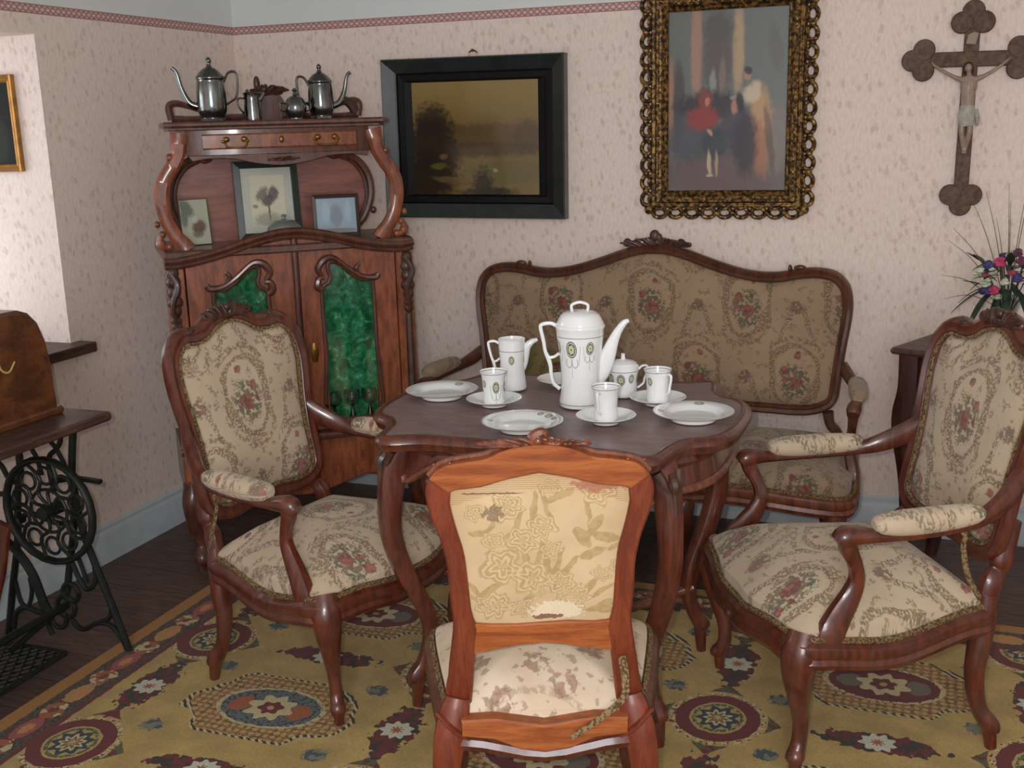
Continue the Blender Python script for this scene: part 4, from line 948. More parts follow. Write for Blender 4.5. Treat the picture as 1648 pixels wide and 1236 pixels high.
for sg in (-1, 1):
    g.tube([(HC+sg*.05, .26, 1.60, .012), (HC+sg*.15, .26, 1.600, .012), (HC+sg*.26, .26, 1.596, .012), (HC+sg*.335, .26, 1.600, .012)], 8, 4)
    g.tube([(HC+sg*.335, .26, 1.595, .014), (HC+sg*.340, .26, 1.640, .014), (HC+sg*.315, .26, 1.652, .012), (HC+sg*.27, .26, 1.640, .010), (HC+sg*.22, .26, 1.622, .009)], 8, 5)
g.build('gallery', W_CABD, cb, smooth=35)
c = MB(); leafwork(c, (HC-.005, .255, 1.685), .060, .030, 16, 12, .014); c.ball((HC-.03, .255, 1.715), (.012, .01, .028)); c.build('crest', W_DARK, cb)
MB().tube([(.315, .258, 1.61, .018), (.300, .258, 1.638, .020), (.270, .258, 1.655, .014)], 8, 4).build('end_carving', W_DARK, cb)

CM = Matrix.Translation((-2.112, 3.425, 0)) @ Matrix.Rotation(R(41), 4, 'Z')
def on_cab(x, y, z): return tuple(CM @ Vector((x, y, z)))
def place(o, loc, rz=0.0): o.location = loc; o.rotation_euler = (0, 0, rz); return o
# things on the ledge
def photo(name, label, x, y, w, h, border, fm, pm, rz, lean=8, mat2=None, mb_=0.0, z=LZ):
    t = thing(name, label, 'picture', on_cab(x, y, z), R(41)+rz)
    t.rotation_euler = (R(-lean), 0, R(41)+rz)
    o = [(-w/2, 0), (w/2, 0), (w/2, h), (-w/2, h)]; i = [(-w/2+border, border), (w/2-border, border), (w/2-border, h-border), (-w/2+border, h-border)]
    rectframe(o, i, .014).build('frame', fm, t, smooth=0, bevel=.0015)
    flat(w-2*border+.004, h-2*border+.004, (0, .004, h/2)).build('picture', pm, t, smooth=0)
    if mb_:
        ii = [(-w/2+border+mb_, border+mb_), (w/2-border-mb_, border+mb_), (w/2-border-mb_, h-border-mb_), (-w/2+border+mb_, h-border-mb_)]
        rectframe(i, ii, .002, .0025).build('mount', mat2, t, smooth=0)
    return t
def rectframe(o, i, th, y0=0.0):
    mb = MB(); V = []
    for ring, yy in ((o, y0+0.004), (i, y0+0.001), (i, y0+th*.6), (o, y0+th)):
        V += [(x, -0.004+yy, z) for x, z in ring]
    F = []
    for r in range(4):
        for k in range(4): l = (k+1) % 4; s = (r+1) % 4; F.append((r*4+k, r*4+l, s*4+l, s*4+k))
    return mb.add(V, F)
def flat(w, h, c):
    x, y, z = c
    return MB().add([(x-w/2, y, z-h/2), (x+w/2, y, z-h/2), (x+w/2, y, z+h/2), (x-w/2, y, z+h/2), (x-w/2, y+.003, z-h/2), (x+w/2, y+.003, z-h/2), (x+w/2, y+.003, z+h/2), (x-w/2, y+.003, z+h/2)],
                    [(0, 1, 2, 3), (7, 6, 5, 4), (0, 4, 5, 1), (1, 5, 6, 2), (2, 6, 7, 3), (3, 7, 4, 0)], [(0, 0), (1, 0), (1, 1), (0, 1)]*2)
def painting(name, base, blobs, rough=0.3, grad=None, ns=9, nd=.05, coat=.5, grain=.25):
    M = Mat(name, rough, coat); x, y, _ = M.xyz('UV', nd, ns); _, y0, _ = M.xyz('UV'); uv = M.tc.outputs['UV']
    c = lin(base)
    if grad:
        c = M.mix(y0.sm(grad[1], grad[2]), c, lin(grad[0]))
    n = M.noise(26, 4, vec=uv)
    for b in blobs:
        cx, cy, rx, ry, rot, col, soft, al = b
        dx = x-cx; dy = y-cy; ca, sa = math.cos(rot), math.sin(rot)
        u = dx*ca+dy*sa; v = dy*ca-dx*sa
        e = ((u/rx)*(u/rx)+(v/ry)*(v/ry)).sqrt()+(n-0.5)*soft
        c = M.mix(e.sm(1.3, 0.6)*al, c, lin(col))
    c = M.mix(M.noise(70, 3, vec=uv).sm(.35, .7)*grain*0.6, c, lin(tuple(q*0.7 for q in base)))
    M.col(c); return M.m
MOUNT = plain('grey_mount', (196, 198, 188), .7, nz=.02)
photo('botanical_picture', 'dark green framed botanical picture in the middle of the cabinet shelf', -.038, .205, .235, .285, .026, plain('dark_green_frame', (26, 46, 36), .35), painting('botanical_sprig', (214, 210, 182), [(.5, .50, .12, .10, .2, (96, 90, 84), .9, 1), (.40, .60, .14, .08, .6, (110, 106, 92), 1.2, .9), (.62, .60, .10, .12, -.3, (78, 66, 78), 1.0, .9), (.5, .2, .28, .12, 0, (150, 150, 136), .8, .8), (.52, .35, .02, .16, 0, (90, 90, 70), .2, .9), (.7, .38, .08, .05, .8, (206, 204, 196), .5, .8), (.25, .42, .05, .03, 0, (96, 92, 88), .8, .7)], .6, coat=.3), R(3), 6, MOUNT, .026)
photo('small_picture', 'small dark brown framed landscape-format picture at the right of the cabinet shelf', .200, .165, .172, .155, .014, plain('dark_red_frame', (52, 24, 24), .35, coat=.3), painting('pale_blue_print', (142, 162, 176), [(.5, .5, .16, .32, 0, (104, 118, 128), .9, .8), (.25, .6, .10, .3, 0, (156, 180, 196), .8, .8), (.8, .6, .08, .3, 0, (160, 186, 202), .8, .6), (.5, .08, .6, .07, 0, (110, 100, 92), .3, .9)], .25, coat=.7), R(-6), 8)
t = thing('picture_card', 'small unframed flower card leaning at the left of the cabinet shelf', 'picture', on_cab(-.305, .150, LZ), 0)
t.rotation_euler = (R(-9), 0, R(41+12))
MB().box((0, .003, .082), (.105, .003, .164)).build('backing', plain('card_edge', (60, 62, 54), .6), t, smooth=0)
flat(.098, .157, (0, -.003, .082)).build('picture', painting('flower_card', (178, 180, 158), [(.22, .82, .30, .16, -.5, (92, 104, 92), 1.1, .9), (.12, .6, .14, .22, 0, (98, 106, 96), 1.1, .9), (.62, .38, .26, .17, .2, (92, 78, 70), .9, 1), (.6, .42, .14, .08, 0, (120, 72, 70), .9, .9), (.55, .22, .2, .08, 0, (108, 104, 82), 1, .8), (.5, .55, .12, .08, 0, (200, 200, 180), .5, .6)], .6, coat=.2), t, smooth=0)
gd = MB().lathe([(.060, 0), (.066, .006), (.066, .03), (.058, .055), (.036, .074), (.010, .080), (.007, .086), (.010, .094), (0, .098)], 28, sub=3)
gd = gd.build('glass_dome', plain('grey_pressed_glass', (120, 128, 118), .12, 0, .8, nz=.03)); place(gd, on_cab(-.005, .10, LZ)); tag(gd, 'grey glass bonbon dish with a domed lid on the cabinet shelf', 'dish')
# wine glasses on the cabinet floor behind the right door
def goblet(label, loc):
    t = thing('wine_glass', label, 'glass', loc, group='green-stemmed glasses inside the cabinet')
    MB().lathe([(.0, 0), (.030, 0), (.026, .006), (.015, .028), (.008, .052), (.0045, .068), (.007, .074), (0, .076)], 20, sub=3).build('stem', STEMG, t)
    MB().lathe([(0, .074), (.010, .077), (.024, .088), (.030, .105), (.028, .128), (.0265, .128), (.028, .105), (.022, .090), (.008, .080), (0, .079)], 20, sub=2).build('bowl', GLASS, t)
    return t
goblet('green-stemmed wine glass behind the cabinet pane, leftmost of the three', on_cab(.124, .051, .466))
goblet('green-stemmed wine glass behind the cabinet pane, middle one of the three', on_cab(.192, .052, .466))
goblet('green-stemmed wine glass behind the cabinet pane, at the right edge of the velvet', on_cab(.258, .051, .466))

# silver on the cornice
CZ = 1.586
def pot(name, label, loc, rz, h, r, spout=1, cat='coffee pot'):
    t = thing(name, label, cat, loc, rz, 'silver coffee set on the cabinet'); s = h/.165
    MB().lathe([(0, 0), (r*.80, 0), (r*.84, .006*s), (r*.80, .012*s), (r*1.0, .035*s), (r*1.02, .075*s), (r*.96, .11*s), (r*.92, .125*s), (r*.98, .132*s), (r*.92, .14*s), (r*.6, .156*s), (r*.3, .165*s), (0, .167*s)], 28, sub=3).build('body', SILVER, t)
    MB().lathe([(0, .160*s), (r*.22, .166*s), (r*.13, .176*s), (r*.2, .186*s), (r*.12, .194*s), (0, .198*s)], 16, sub=3).build('lid_knob', SILVER, t)
    MB().tube([(r*.85, 0, .045*s, .013, .012), (r*1.5, 0, .058*s, .011, .010), (r*1.95, 0, .10*s, .008, .007), (r*2.2, 0, .150*s, .0065, .006), (r*2.5, 0, .166*s, .0062, .0045)], 12, 5, up=(0, 1, 0)).build('spout', SILVER, t)
    MB().tube([(-r*.9, 0, .118*s, .004), (-r*1.25, 0, .148*s, .0045), (-r*1.75, 0, .150*s, .0045), (-r*1.85, 0, .120*s, .0045), (-r*1.7, 0, .075*s, .0045), (-r*1.3, 0, .060*s, .004), (-r*.95, 0, .050*s, .004)], 8, 5, up=(0, 1, 0)).build('handle', SILVER, t)
    return t
pot('silver_coffee_pot', 'tall silver coffee pot with its spout to the left on top of the cabinet', on_cab(-.222, .09, CZ), R(41+176), .178, .049)
pot('silver_teapot', 'silver teapot with its spout to the right on top of the cabinet', on_cab(.158, .11, CZ), R(41-4), .158, .044)
t = thing('silver_creamer', 'small lidless silver cream jug on the cabinet, right of the tall coffee pot', 'jug', on_cab(-.085, .10, CZ), R(41), 'silver coffee set on the cabinet')
MB().lathe([(0, 0), (.026, 0), (.030, .006), (.029, .05), (.027, .078), (.031, .092), (.028, .092), (.025, .078), (.026, .02), (0, .012)], 24, sub=2).build('body', SILVER, t)
MB().tube([(.024, 0, .068, .010, .008), (.036, 0, .082, .007, .006), (.044, 0, .094, .005, .003)], 10, 4, up=(0, 1, 0)).build('spout', SILVER, t)
MB().tube([(-.026, 0, .075, .003), (-.046, 0, .074, .003), (-.048, 0, .05, .003), (-.028, 0, .02, .003)], 8, 5, up=(0, 1, 0)).build('handle', SILVER, t)
t = thing('silver_sugar_bowl', 'small round silver sugar bowl between the cream jug and the teapot on the cabinet', 'sugar bowl', on_cab(.062, .085, CZ), R(41), 'silver coffee set on the cabinet')
MB().lathe([(0, 0), (.026, 0), (.028, .005), (.036, .022), (.038, .045), (.032, .062), (.026, .072), (.012, .080), (0, .082)], 24, sub=3).build('body', SILVER, t)
MB().lathe([(0, .078), (.008, .083), (.005, .092), (.009, .100), (0, .108)], 12, sub=3).build('lid_knob', SILVER, t)
for sg in (-1, 1): MB().tube([(sg*.034, 0, .055, .003), (sg*.052, 0, .056, .003), (sg*.052, 0, .034, .003), (sg*.036, 0, .026, .003)], 8, 5, up=(0, 1, 0)).build('handle', SILVER, t)
# ---------------------------------------------------------------- pictures on the walls
def wallpic(name, label, cx, cz, w, h, bw, y, fm, depth=.03):
    t = thing(name, label, 'picture', (cx, y, cz)); return t
t = thing('landscape_painting', 'dusky lake landscape painting in a wide black frame on the back wall', 'picture', (-1.733, YB-.003, 1.497))
t.rotation_euler = (0, R(0.5), 0)
W_, H_ = .775, .628
O = [(-W_/2, -H_/2), (W_/2, -H_/2), (W_/2, H_/2), (-W_/2, H_/2)]
def ins(d, dz=None): dz = d if dz is None else dz; return [(-W_/2+d, -H_/2+dz), (W_/2-d, -H_/2+dz), (W_/2-d, H_/2-dz), (-W_/2+d, H_/2-dz)]
def steps(mb, rings):   # rings of (rectangle, y)
    V = []; F = []; m = len(rings)
    for rect, y in rings: V += [(x, y, z) for x, z in rect]
    for r in range(m-1):
        for k in range(4): l = (k+1) % 4; F.append((r*4+k, r*4+l, (r+1)*4+l, (r+1)*4+k))
    return mb.add(V, F)
steps(MB(), [(O, 0), (O, -.045), (ins(.004), -.052), (ins(.050), -.024), (ins(.056), -.020), (ins(.056), 0)]).build('frame', BLACKW, t, smooth=0, bevel=.0015)
steps(MB(), [(ins(.056), -.014), (ins(.062), -.018), (ins(.085), -.014), (ins(.088), -.018), (ins(.117, .092), -.010), (ins(.120, .095), -.006), (ins(.120, .095), 0)]).build('inner_slip', BLACKI, t, smooth=0)
land = painting('lake_landscape', (120, 98, 52), [
    (.5, .52, .50, .10, 0, (92, 72, 44), .9, .8), (.28, .60, .22, .06, -.2, (88, 66, 44), .8, .7), (.92, .50, .14, .16, .5, (80, 62, 42), .9, .85), (.60, .56, .20, .07, .1, (96, 76, 46), .9, .7),
    (.5, .40, .55, .07, 0, (72, 58, 38), .9, .8), (.78, .22, .40, .09, 0, (104, 92, 52), .5, .8), (.72, .14, .30, .05, 0, (98, 94, 50), .5, .7),
    (.17, .64, .15, .17, .2, (52, 40, 22), 1.3, .95), (.12, .45, .17, .25, 0, (36, 26, 16), 1.0, .95), (.25, .42, .12, .16, 0, (44, 32, 20), 1.2, .9), (.30, .32, .09, .12, .2, (58, 38, 26), 1.0, .8), (.10, .15, .26, .22, 0, (24, 20, 12), 1.0, .95),
    (.24, .34, .03, .03, 0, (120, 84, 56), .6, .8), (.34, .12, .20, .03, -.15, (110, 86, 48), .6, .8), (.56, .08, .08, .16, 0, (30, 24, 14), 1.3, .95), (.60, .02, .22, .05, 0, (26, 22, 12), .9, .9), (.66, .22, .016, .022, 0, (160, 146, 104), .3, .9), (.20, .26, .06, .03, 0, (104, 96, 44), .8, .7)],
    .28, ((142, 118, 60), .5, 1.0), 9, .06, .6, .2)
flat(W_-.235, H_-.185, (0, -.009, 0)).build('canvas', land, t, smooth=0)
h = MB(); h.tube([(-.016, -.006, H_/2+.002, .003), (-.016, -.006, H_/2+.016, .003), (0, -.006, H_/2+.024, .003), (.016, -.006, H_/2+.016, .003), (.016, -.006, H_/2+.002, .003)], 8, 4); h.ball((0, -.010, H_/2+.024), .006); h.build('hanging_ring', BRASS, t)

GILT = Mat('dark_antique_gilt', .38, .1, .55); g1 = GILT.noise(70, 3); GILT.col(GILT.mix(g1.sm(.42, .62), lin((58, 40, 22)), lin((148, 112, 58)))); GILT.bump(GILT.noise(120, 2), .8, .004); GILT = GILT.m
t = thing('genre_painting', 'parlour scene painting of three figures in an ornate pierced gilt frame', 'picture', (-.731, YB-.004, 1.608))
W_, H_ = .556, .768
O = [(-W_/2, -H_/2), (W_/2, -H_/2), (W_/2, H_/2), (-W_/2, H_/2)]
steps(MB(), [(ins(-.002), -.006), (ins(.0), -.030), (ins(.006), -.040), (ins(.016), -.036), (ins(.024), -.046), (ins(.040), -.040), (ins(.052), -.026), (ins(.056), -.030), (ins(.062), -.022), (ins(.064), -.004)]).build('frame', GILT, t, smooth=0, bevel=.002)
lp = MB(); rnd = random.Random(2)
def loop(cx, cz, horiz):
    pts = []
    for k in range(9):
        a = 2*PI*k/9; rx, rz = (.024, .019) if horiz else (.019, .024)
        pts.append((cx+rx*math.cos(a), -.020-.006*math.sin(2*a), cz+rz*math.sin(a), .0088))
    lp.tube(pts, 8, 3, closed=True, up=(0, 1, 0))
    pass
nv, nh = 12, 9
for i in range(nv):
    z = -H_/2+(i+.5)*H_/nv
    for sg in (-1, 1):
        loop(sg*(W_/2+.019), z, False); lp.ball((sg*(W_/2+.022), -.024, z+H_/nv/2), (.013, .010, .010), 8, 5); lp.tube([(sg*(W_/2-.002), -.03, z-.02, .006), (sg*(W_/2+.006), -.040, z, .007), (sg*(W_/2-.004), -.03, z+.022, .005)], 7, 3)
for i in range(nh):
    x = -W_/2+(i+.5)*W_/nh
    for sg in (-1, 1):
        loop(x, sg*(H_/2+.018), True); lp.ball((x+W_/nh/2, -.024, sg*(H_/2+.021)), (.012, .010, .011), 8, 5); lp.tube([(x-.02, -.03, sg*(H_/2-.004), .006), (x, -.04, sg*(H_/2+.004), .007), (x+.022, -.03, sg*(H_/2-.004), .005)], 7, 3)
for sx in (-1, 1):
    for sz in (-1, 1): lp.ball((sx*(W_/2+.010), -.024, sz*(H_/2+.008)), (.018, .012, .018), 10, 6)
lp.build('pierced_border', GILT, t)
bd = MB()
for i in range(44):
    z = -H_/2+.05+i*(H_-.1)/43
    for sg in (-1, 1): bd.ball((sg*(W_/2-.030), -.044, z), (.005, .005, .007), 6, 4)
for i in range(30):
    x = -W_/2+.05+i*(W_-.1)/29
    for sg in (-1, 1): bd.ball((x, -.044, sg*(H_/2-.030)), (.007, .005, .005), 6, 4)
bd.build('beading', GILT, t)
gp = painting('parlour_scene', (108, 112, 108), [
    (.24, .78, .05, .30, 0, (172, 132, 112), .4, .9), (.59, .78, .05, .26, 0, (184, 156, 120), .4, .9), (.42, .76, .13, .26, 0, (92, 76, 74), .6, .8), (.42, .90, .12, .08, 0, (84, 84, 80), .6, .8), (.46, .62, .03, .12, 0, (140, 120, 104), .5, .7), (.38, .60, .03, .08, 0, (150, 160, 150), .5, .7),
    (.02, .52, .035, .22, 0, (176, 128, 92), .4, .8), (.09, .48, .05, .26, 0, (72, 58, 64), .6, .8), (.90, .78, .06, .14, .3, (96, 96, 92), .5, .7),
    (.5, .10, .62, .16, 0, (104, 80, 78), .8, .9), (.35, .47, .30, .09, 0, (50, 42, 48), .7, .95), (.2, .30, .22, .14, .1, (76, 76, 82), .8, .9), (.9, .28, .14, .20, 0, (136, 124, 112), .9, .7),
    (.78, .42, .09, .16, 0, (190, 150, 106), .6, .95), (.78, .24, .07, .16, .15, (166, 112, 78), .7, .9), (.86, .28, .03, .20, .2, (90, 66, 52), .5, .7), (.71, .54, .09, .055, .5, (206, 186, 160), .6, .95), (.67, .64, .030, .030, 0, (176, 130, 106), .2, .95), (.675, .665, .036, .022, 0, (50, 38, 34), .3, .95),
    (.30, .41, .14, .07, 0, (150, 50, 46), .8, .95), (.32, .50, .06, .06, 0, (140, 60, 52), .6, .9), (.335, .50, .022, .024, 0, (190, 128, 104), .2, .9), (.30, .56, .03, .024, 0, (120, 70, 50), .3, .9),
    (.60, .34, .13, .17, .3, (66, 56, 66), .6, .95), (.48, .36, .16, .035, .5, (78, 68, 78), .5, .9), (.66, .26, .10, .18, 0, (52, 44, 52), .6, .9), (.40, .27, .12, .09, .1, (52, 60, 64), .6, .9), (.565, .47, .035, .04, 0, (182, 128, 108), .2, .95), (.61, .49, .035, .05, 0, (38, 34, 40), .3, .95), (.555, .52, .03, .015, 0, (150, 140, 130), .3, .9),
    (.355, .16, .018, .075, .1, (190, 172, 140), .3, .95), (.42, .15, .016, .07, 0, (170, 148, 122), .3, .9), (.36, .085, .03, .010, 0, (190, 172, 140), .2, .9), (.36, .33, .03, .014, -.6, (196, 150, 120), .3, .9)],
    .35, None, 12, .03, .25, .12)
flat(W_-.122, H_-.122, (0, -.012, 0)).build('canvas', gp, t, smooth=0)

t = thing('gilt_picture', 'small dark picture in a plain gold frame on the end wall of the window niche', 'picture', (-3.048, NY1-.006, 1.597))
W_, H_ = .225, .322
O = [(-W_/2, -H_/2), (W_/2, -H_/2), (W_/2, H_/2), (-W_/2, H_/2)]
steps(MB(), [(O, 0), (O, -.018), (ins(.004), -.022), (ins(.018), -.010), (ins(.022), -.013), (ins(.026), -.008), (ins(.026), 0)]).build('frame', plain('gold_leaf', (176, 126, 62), .35, .5, nz=.1), t, smooth=0)
flat(W_-.05, H_-.05, (0, -.004, 0)).build('canvas', painting('dark_print', (26, 26, 24), [(.6, .3, .25, .3, 0, (48, 54, 36), 1, .7), (.5, .7, .2, .15, 0, (40, 38, 36), .6, .7)], .85, coat=0), t, smooth=0)

# ---------------------------------------------------------------- crucifix
t = thing('crucifix', 'wooden crucifix with rounded trefoil ends and a pale figure on the back wall', 'crucifix', (.087, YB-.003, 1.545))
t.rotation_euler = (0, R(0.6), 0)
def trefoil(mb, cx, cz, dx, dz, y0, y1, r=.036):
    q = [(cx+dx*.004+.034*math.cos(a*PI/12), cz+dz*.004+.034*math.sin(a*PI/12)) for a in range(24)]
    mb.prism(q, F0, y0, y1-.0006, .003)
    for qi, (ox, oz) in enumerate(((dx*.030, dz*.030), (dz*.034-dx*.006, dx*.034-dz*.006), (-dz*.034-dx*.006, -dx*.034-dz*.006))):
        q = [(cx+ox+r*math.cos(a*PI/12), cz+oz+r*math.sin(a*PI/12)) for a in range(24)]
        mb.prism(q, F0, y0, y1+.0005*(qi+1), .003)
F0w = lambda u, v, w: (u, -w, v)
mb = MB(); yy = (0.0, .022)
mb.prism([(-.024, -.29), (.024, -.29), (.024, .31), (-.024, .31)], F0w, 0, .022, .003)
mb.prism([(-.16, .150), (.16, .150), (.16, .200), (-.16, .200)], F0w, 0, .0228, .003)
trefoil(mb, 0, .300, 0, 1, 0, .0225); trefoil(mb, 0, -.285, 0, -1, 0, .0225); trefoil(mb, -.155, .175, -1, 0, 0, .0233); trefoil(mb, .155, .175, 1, 0, 0, .0233)
mb.build('cross', wood('worn_brown_cross', (62, 40, 28), (104, 76, 54), .6, 0, stretch=(6, 6, 6), scale=9), t, smooth=30)
skin = plain('painted_plaster', (158, 134, 116), .5, coat=.2, nz=.06, ns=60)
mb = MB(); fy = -.034
mb.tube([(-.118, -.028, .160, .005), (-.085, -.032, .138, .0058), (-.05, fy, .118, .0068), (-.026, fy-.002, .108, .010), (0, fy-.004, .100, .012), (.026, fy-.002, .110, .010), (.05, fy, .120, .0068), (.085, -.032, .142, .0058), (.116, -.028, .168, .005)], 10, 4)
mb.tube([(0, fy-.002, .118, .022, .012), (0, fy-.004, .090, .027, .015), (0, fy-.004, .055, .023, .014), (0, fy-.003, .020, .022, .013), (0, fy-.003, -.01, .024, .014)], 12, 4, up=(0, 1, 0))
for sg in (-1, 1): mb.tube([(sg*.011, fy-.003, -.01, .013), (sg*.013, fy-.012, -.055, .010), (sg*.009, fy-.010, -.085, .0085), (sg*.004, fy-.002, -.120, .006), (sg*.002, fy-.008, -.138, .0055)], 10, 4)
mb.tube([(0, fy, .115, .009), (-.003, fy-.006, .135, .009)], 8, 2); mb.ball((-.005, fy-.008, .146), (.0125, .013, .016), 12, 8)
for sg in (-1, 1):
    for k in range(5): mb.tube([(sg*.116, -.028, .164 if sg < 0 else .170, .002), (sg*(.122+.001*k), -.030, (.160 if sg < 0 else .168)+.003*k, .0014)], 5, 2)
fg = mb.build('figure', skin, t, remesh=.0022)
mb = MB(); mb.tube([(0, fy-.004, .022, .026, .017), (0, fy-.006, .0, .029, .020), (0, fy-.007, -.028, .030, .021), (.002, fy-.006, -.045, .028, .018)], 14, 4, up=(0, 1, 0), flute=.14); mb.tube([(.028, fy-.01, .01, .006), (.034, fy-.01, -.02, .008), (.035, fy-.006, -.045, .004)], 8, 4)
mb.build('loincloth', plain('painted_white_cloth', (176, 170, 158), .6, ns=60), fg)
mb = MB()
mb.ball((-.005, fy-.004, .152), (.014, .013, .014), 12, 8); mb.ball((-.016, fy-.004, .138), (.006, .008, .014), 8, 6); mb.ball((.007, fy-.004, .138), (.006, .008, .014), 8, 6); mb.build('hair', plain('painted_dark_hair', (60, 44, 34), .6), fg)
mb = MB(); mb.add([(-.018, -.0245, .225), (.012, -.0245, .222), (.020, -.030, .258), (.006, -.028, .262), (-.012, -.027, .254)], [(0, 1, 2, 3, 4)]).build('title_scroll', plain('pale_scroll', (150, 136, 116), .6), t, smooth=0, solid=.002)
MB().tube([(0, -.004, .345, .0015), (.002, -.004, .375, .0015)], 6, 2).build('hanging_loop', BRASS, t)

# ---------------------------------------------------------------- china on the table
TT = TH+GZ+.0032
def kxy(x, y): return (x*K, y*K)
vd = lambda x, y: math.atan2(-y, -x)       # direction towards the viewer
def ear(mb, pts): return mb
# coffee pot
PX, PY = -.908, 2.945
rz = math.atan2(.905, 2.93)
t = thing('coffee_pot', 'tall white china coffee pot with a domed lid in the middle of the table', 'coffee pot', (*kxy(PX, PY), TT), rz, 'white china coffee service'); t.scale = (K*1.06, K*1.06, K)
prof = [(0, 0), (.050, 0), (.056, .003), (.0585, .012), (.057, .026), (.0530, .045), (.0515, .07), (.0525, .105), (.0555, .145), (.0600, .185), (.0625, .205), (.0635, .222), (.0660, .226), (.0660, .231), (.064, .235), (.062, .236), (.058, .230), (0, .228)]
V0 = -PI/2
PC = porcelain('china_coffee_pot', [(V0-.42, .172, .0150, .0240, True), (V0+.45, .175, .0115, .0185, True), (V0-1.25, .175, .0115, .0185, True)], (.204, .013))
MB().lathe(prof, 48).build('body', PC, t)
PL_ = porcelain('china_plain', [], ())
MB().lathe([(0, .230), (.0625, .2345), (.0625, .240), (.058, .247), (.0575, .250), (.053, .257), (.0522, .260), (.044, .267), (.036, .270), (.020, .273), (0, .274)], 48).build('lid', PL_, t)
MB().tube([(-.020, 0, .271, .0042), (-.022, 0, .282, .0042), (-.019, 0, .290, .0042), (0, 0, .296, .0045), (.019, 0, .290, .0042), (.022, 0, .282, .0042), (.020, 0, .271, .0042)], 10, 3, up=(0, 1, 0)).build('lid_handle', PL_, t)
MB().tube([(.044, 0, .050, .006, .012), (.052, 0, .085, .020, .015), (.064, 0, .120, .023, .0135), (.076, 0, .155, .0195, .0118), (.088, 0, .188, .0145, .0098), (.101, 0, .215, .0110, .0085), (.116, 0, .236, .0085, .0075), (.128, 0, .2425, .0055, .0060)], 16, 5, up=(0, 1, 0), sq=2.2).build('spout', PL_, t)
hm = MB(); hm.tube([(-.058, 0, .228, .0055, .0065), (-.076, 0, .238, .0055, .0065), (-.098, 0, .236, .0055, .0065), (-.104, 0, .226, .0052, .006), (-.097, 0, .190, .005, .006), (-.093, 0, .160, .005, .006), (-.085, 0, .138, .0062, .006), (-.080, 0, .118, .0055, .006), (-.078, 0, .090, .005, .006), (-.072, 0, .066, .005, .006), (-.056, 0, .050, .0055, .006)], 10, 5, up=(0, 1, 0), sq=2.6)
hm.tube([(-.086, 0, .140, .0055), (-.070, 0, .142, .0045), (-.056, 0, .152, .0045)], 10, 4, up=(0, 1, 0)); hm.build('handle', PL_, t)
# milk jug
t = thing('milk_jug', 'white china milk jug without a lid, left of the tall coffee pot', 'jug', (*kxy(-1.166, 3.085), TT), R(20), 'white china coffee service'); t.scale = (K, K, K)
JC = porcelain('china_jug', [(V0-.05, .096, .0085, .0135, False), (V0+1.3, .096, .0085, .0135, False), (V0-1.4, .096, .0085, .0135, False)], (.122,))
MB().lathe([(0, 0), (.036, 0), (.041, .004), (.0425, .013), (.0405, .026), (.0375, .05), (.0375, .085), (.0395, .115), (.0405, .135), (.0400, .150), (.0415, .156), (.0395, .157), (.0375, .148), (.0365, .06), (.034, .02), (0, .012)], 44).build('body', JC, t)
MB().tube([(.026, 0, .045, .004, .008), (.034, 0, .075, .011, .010), (.039, 0, .108, .0135, .0105), (.045, 0, .130, .0125, .0115), (.060, 0, .145, .009, .0105), (.078, 0, .152, .005, .007)], 14, 5, up=(0, 1, 0), sq=2.2).build('spout', PL_, t)
hm = MB(); hm.tube([(-.036, 0, .142, .004, .005), (-.052, 0, .150, .004, .005), (-.068, 0, .148, .004, .005), (-.070, 0, .138, .004, .005), (-.063, 0, .105, .004, .005), (-.056, 0, .085, .0045, .005), (-.052, 0, .065, .004, .005), (-.050, 0, .045, .004, .005), (-.038, 0, .032, .004, .005)], 10, 5, up=(0, 1, 0), sq=2.6)
hm.tube([(-.057, 0, .086, .004), (-.046, 0, .090, .0035), (-.036, 0, .098, .0035)], 8, 4, up=(0, 1, 0)); hm.build('handle', PL_, t)
# sugar bowl
t = thing('sugar_bowl', 'lidded white china sugar bowl behind the right side of the coffee pot', 'sugar bowl', (*kxy(-.822, 3.085), TT), R(14), 'white china coffee service'); t.scale = (K, K, K)
SC_ = porcelain('china_sugar', [(V0-.15, .055, .0125, .017, False), (V0+.62, .058, .0090, .014, False), (V0-.9, .058, .009, .014, False), (V0+1.5, .055, .0125, .017, False)], (.078,))
MB().lathe([(0, 0), (.034, 0), (.039, .004), (.041, .012), (.040, .025), (.0405, .05), (.044, .07), (.0465, .082), (.0455, .088), (.042, .088), (.038, .07), (0, .015)], 44).build('body', SC_, t)
MB().lathe([(0, .084), (.046, .087), (.046, .091), (.040, .097), (.0395, .099), (.030, .105), (.018, .108), (.007, .110), (.0055, .122), (.0065, .126), (0, .128)], 40).build('lid', PL_, t)
for sg in (-1, 1):
    hm = MB(); hm.tube([(sg*.043, 0, .078, .0035, .0045), (sg*.056, 0, .090, .0035, .0045), (sg*.070, 0, .088, .0035, .0045), (sg*.069, 0, .070, .0035, .0045), (sg*.062, 0, .052, .0038, .0045), (sg*.058, 0, .038, .0035, .0045), (sg*.042, 0, .025, .0035, .0045)], 10, 5, up=(0, 1, 0)); hm.build('handle', PL_, t)
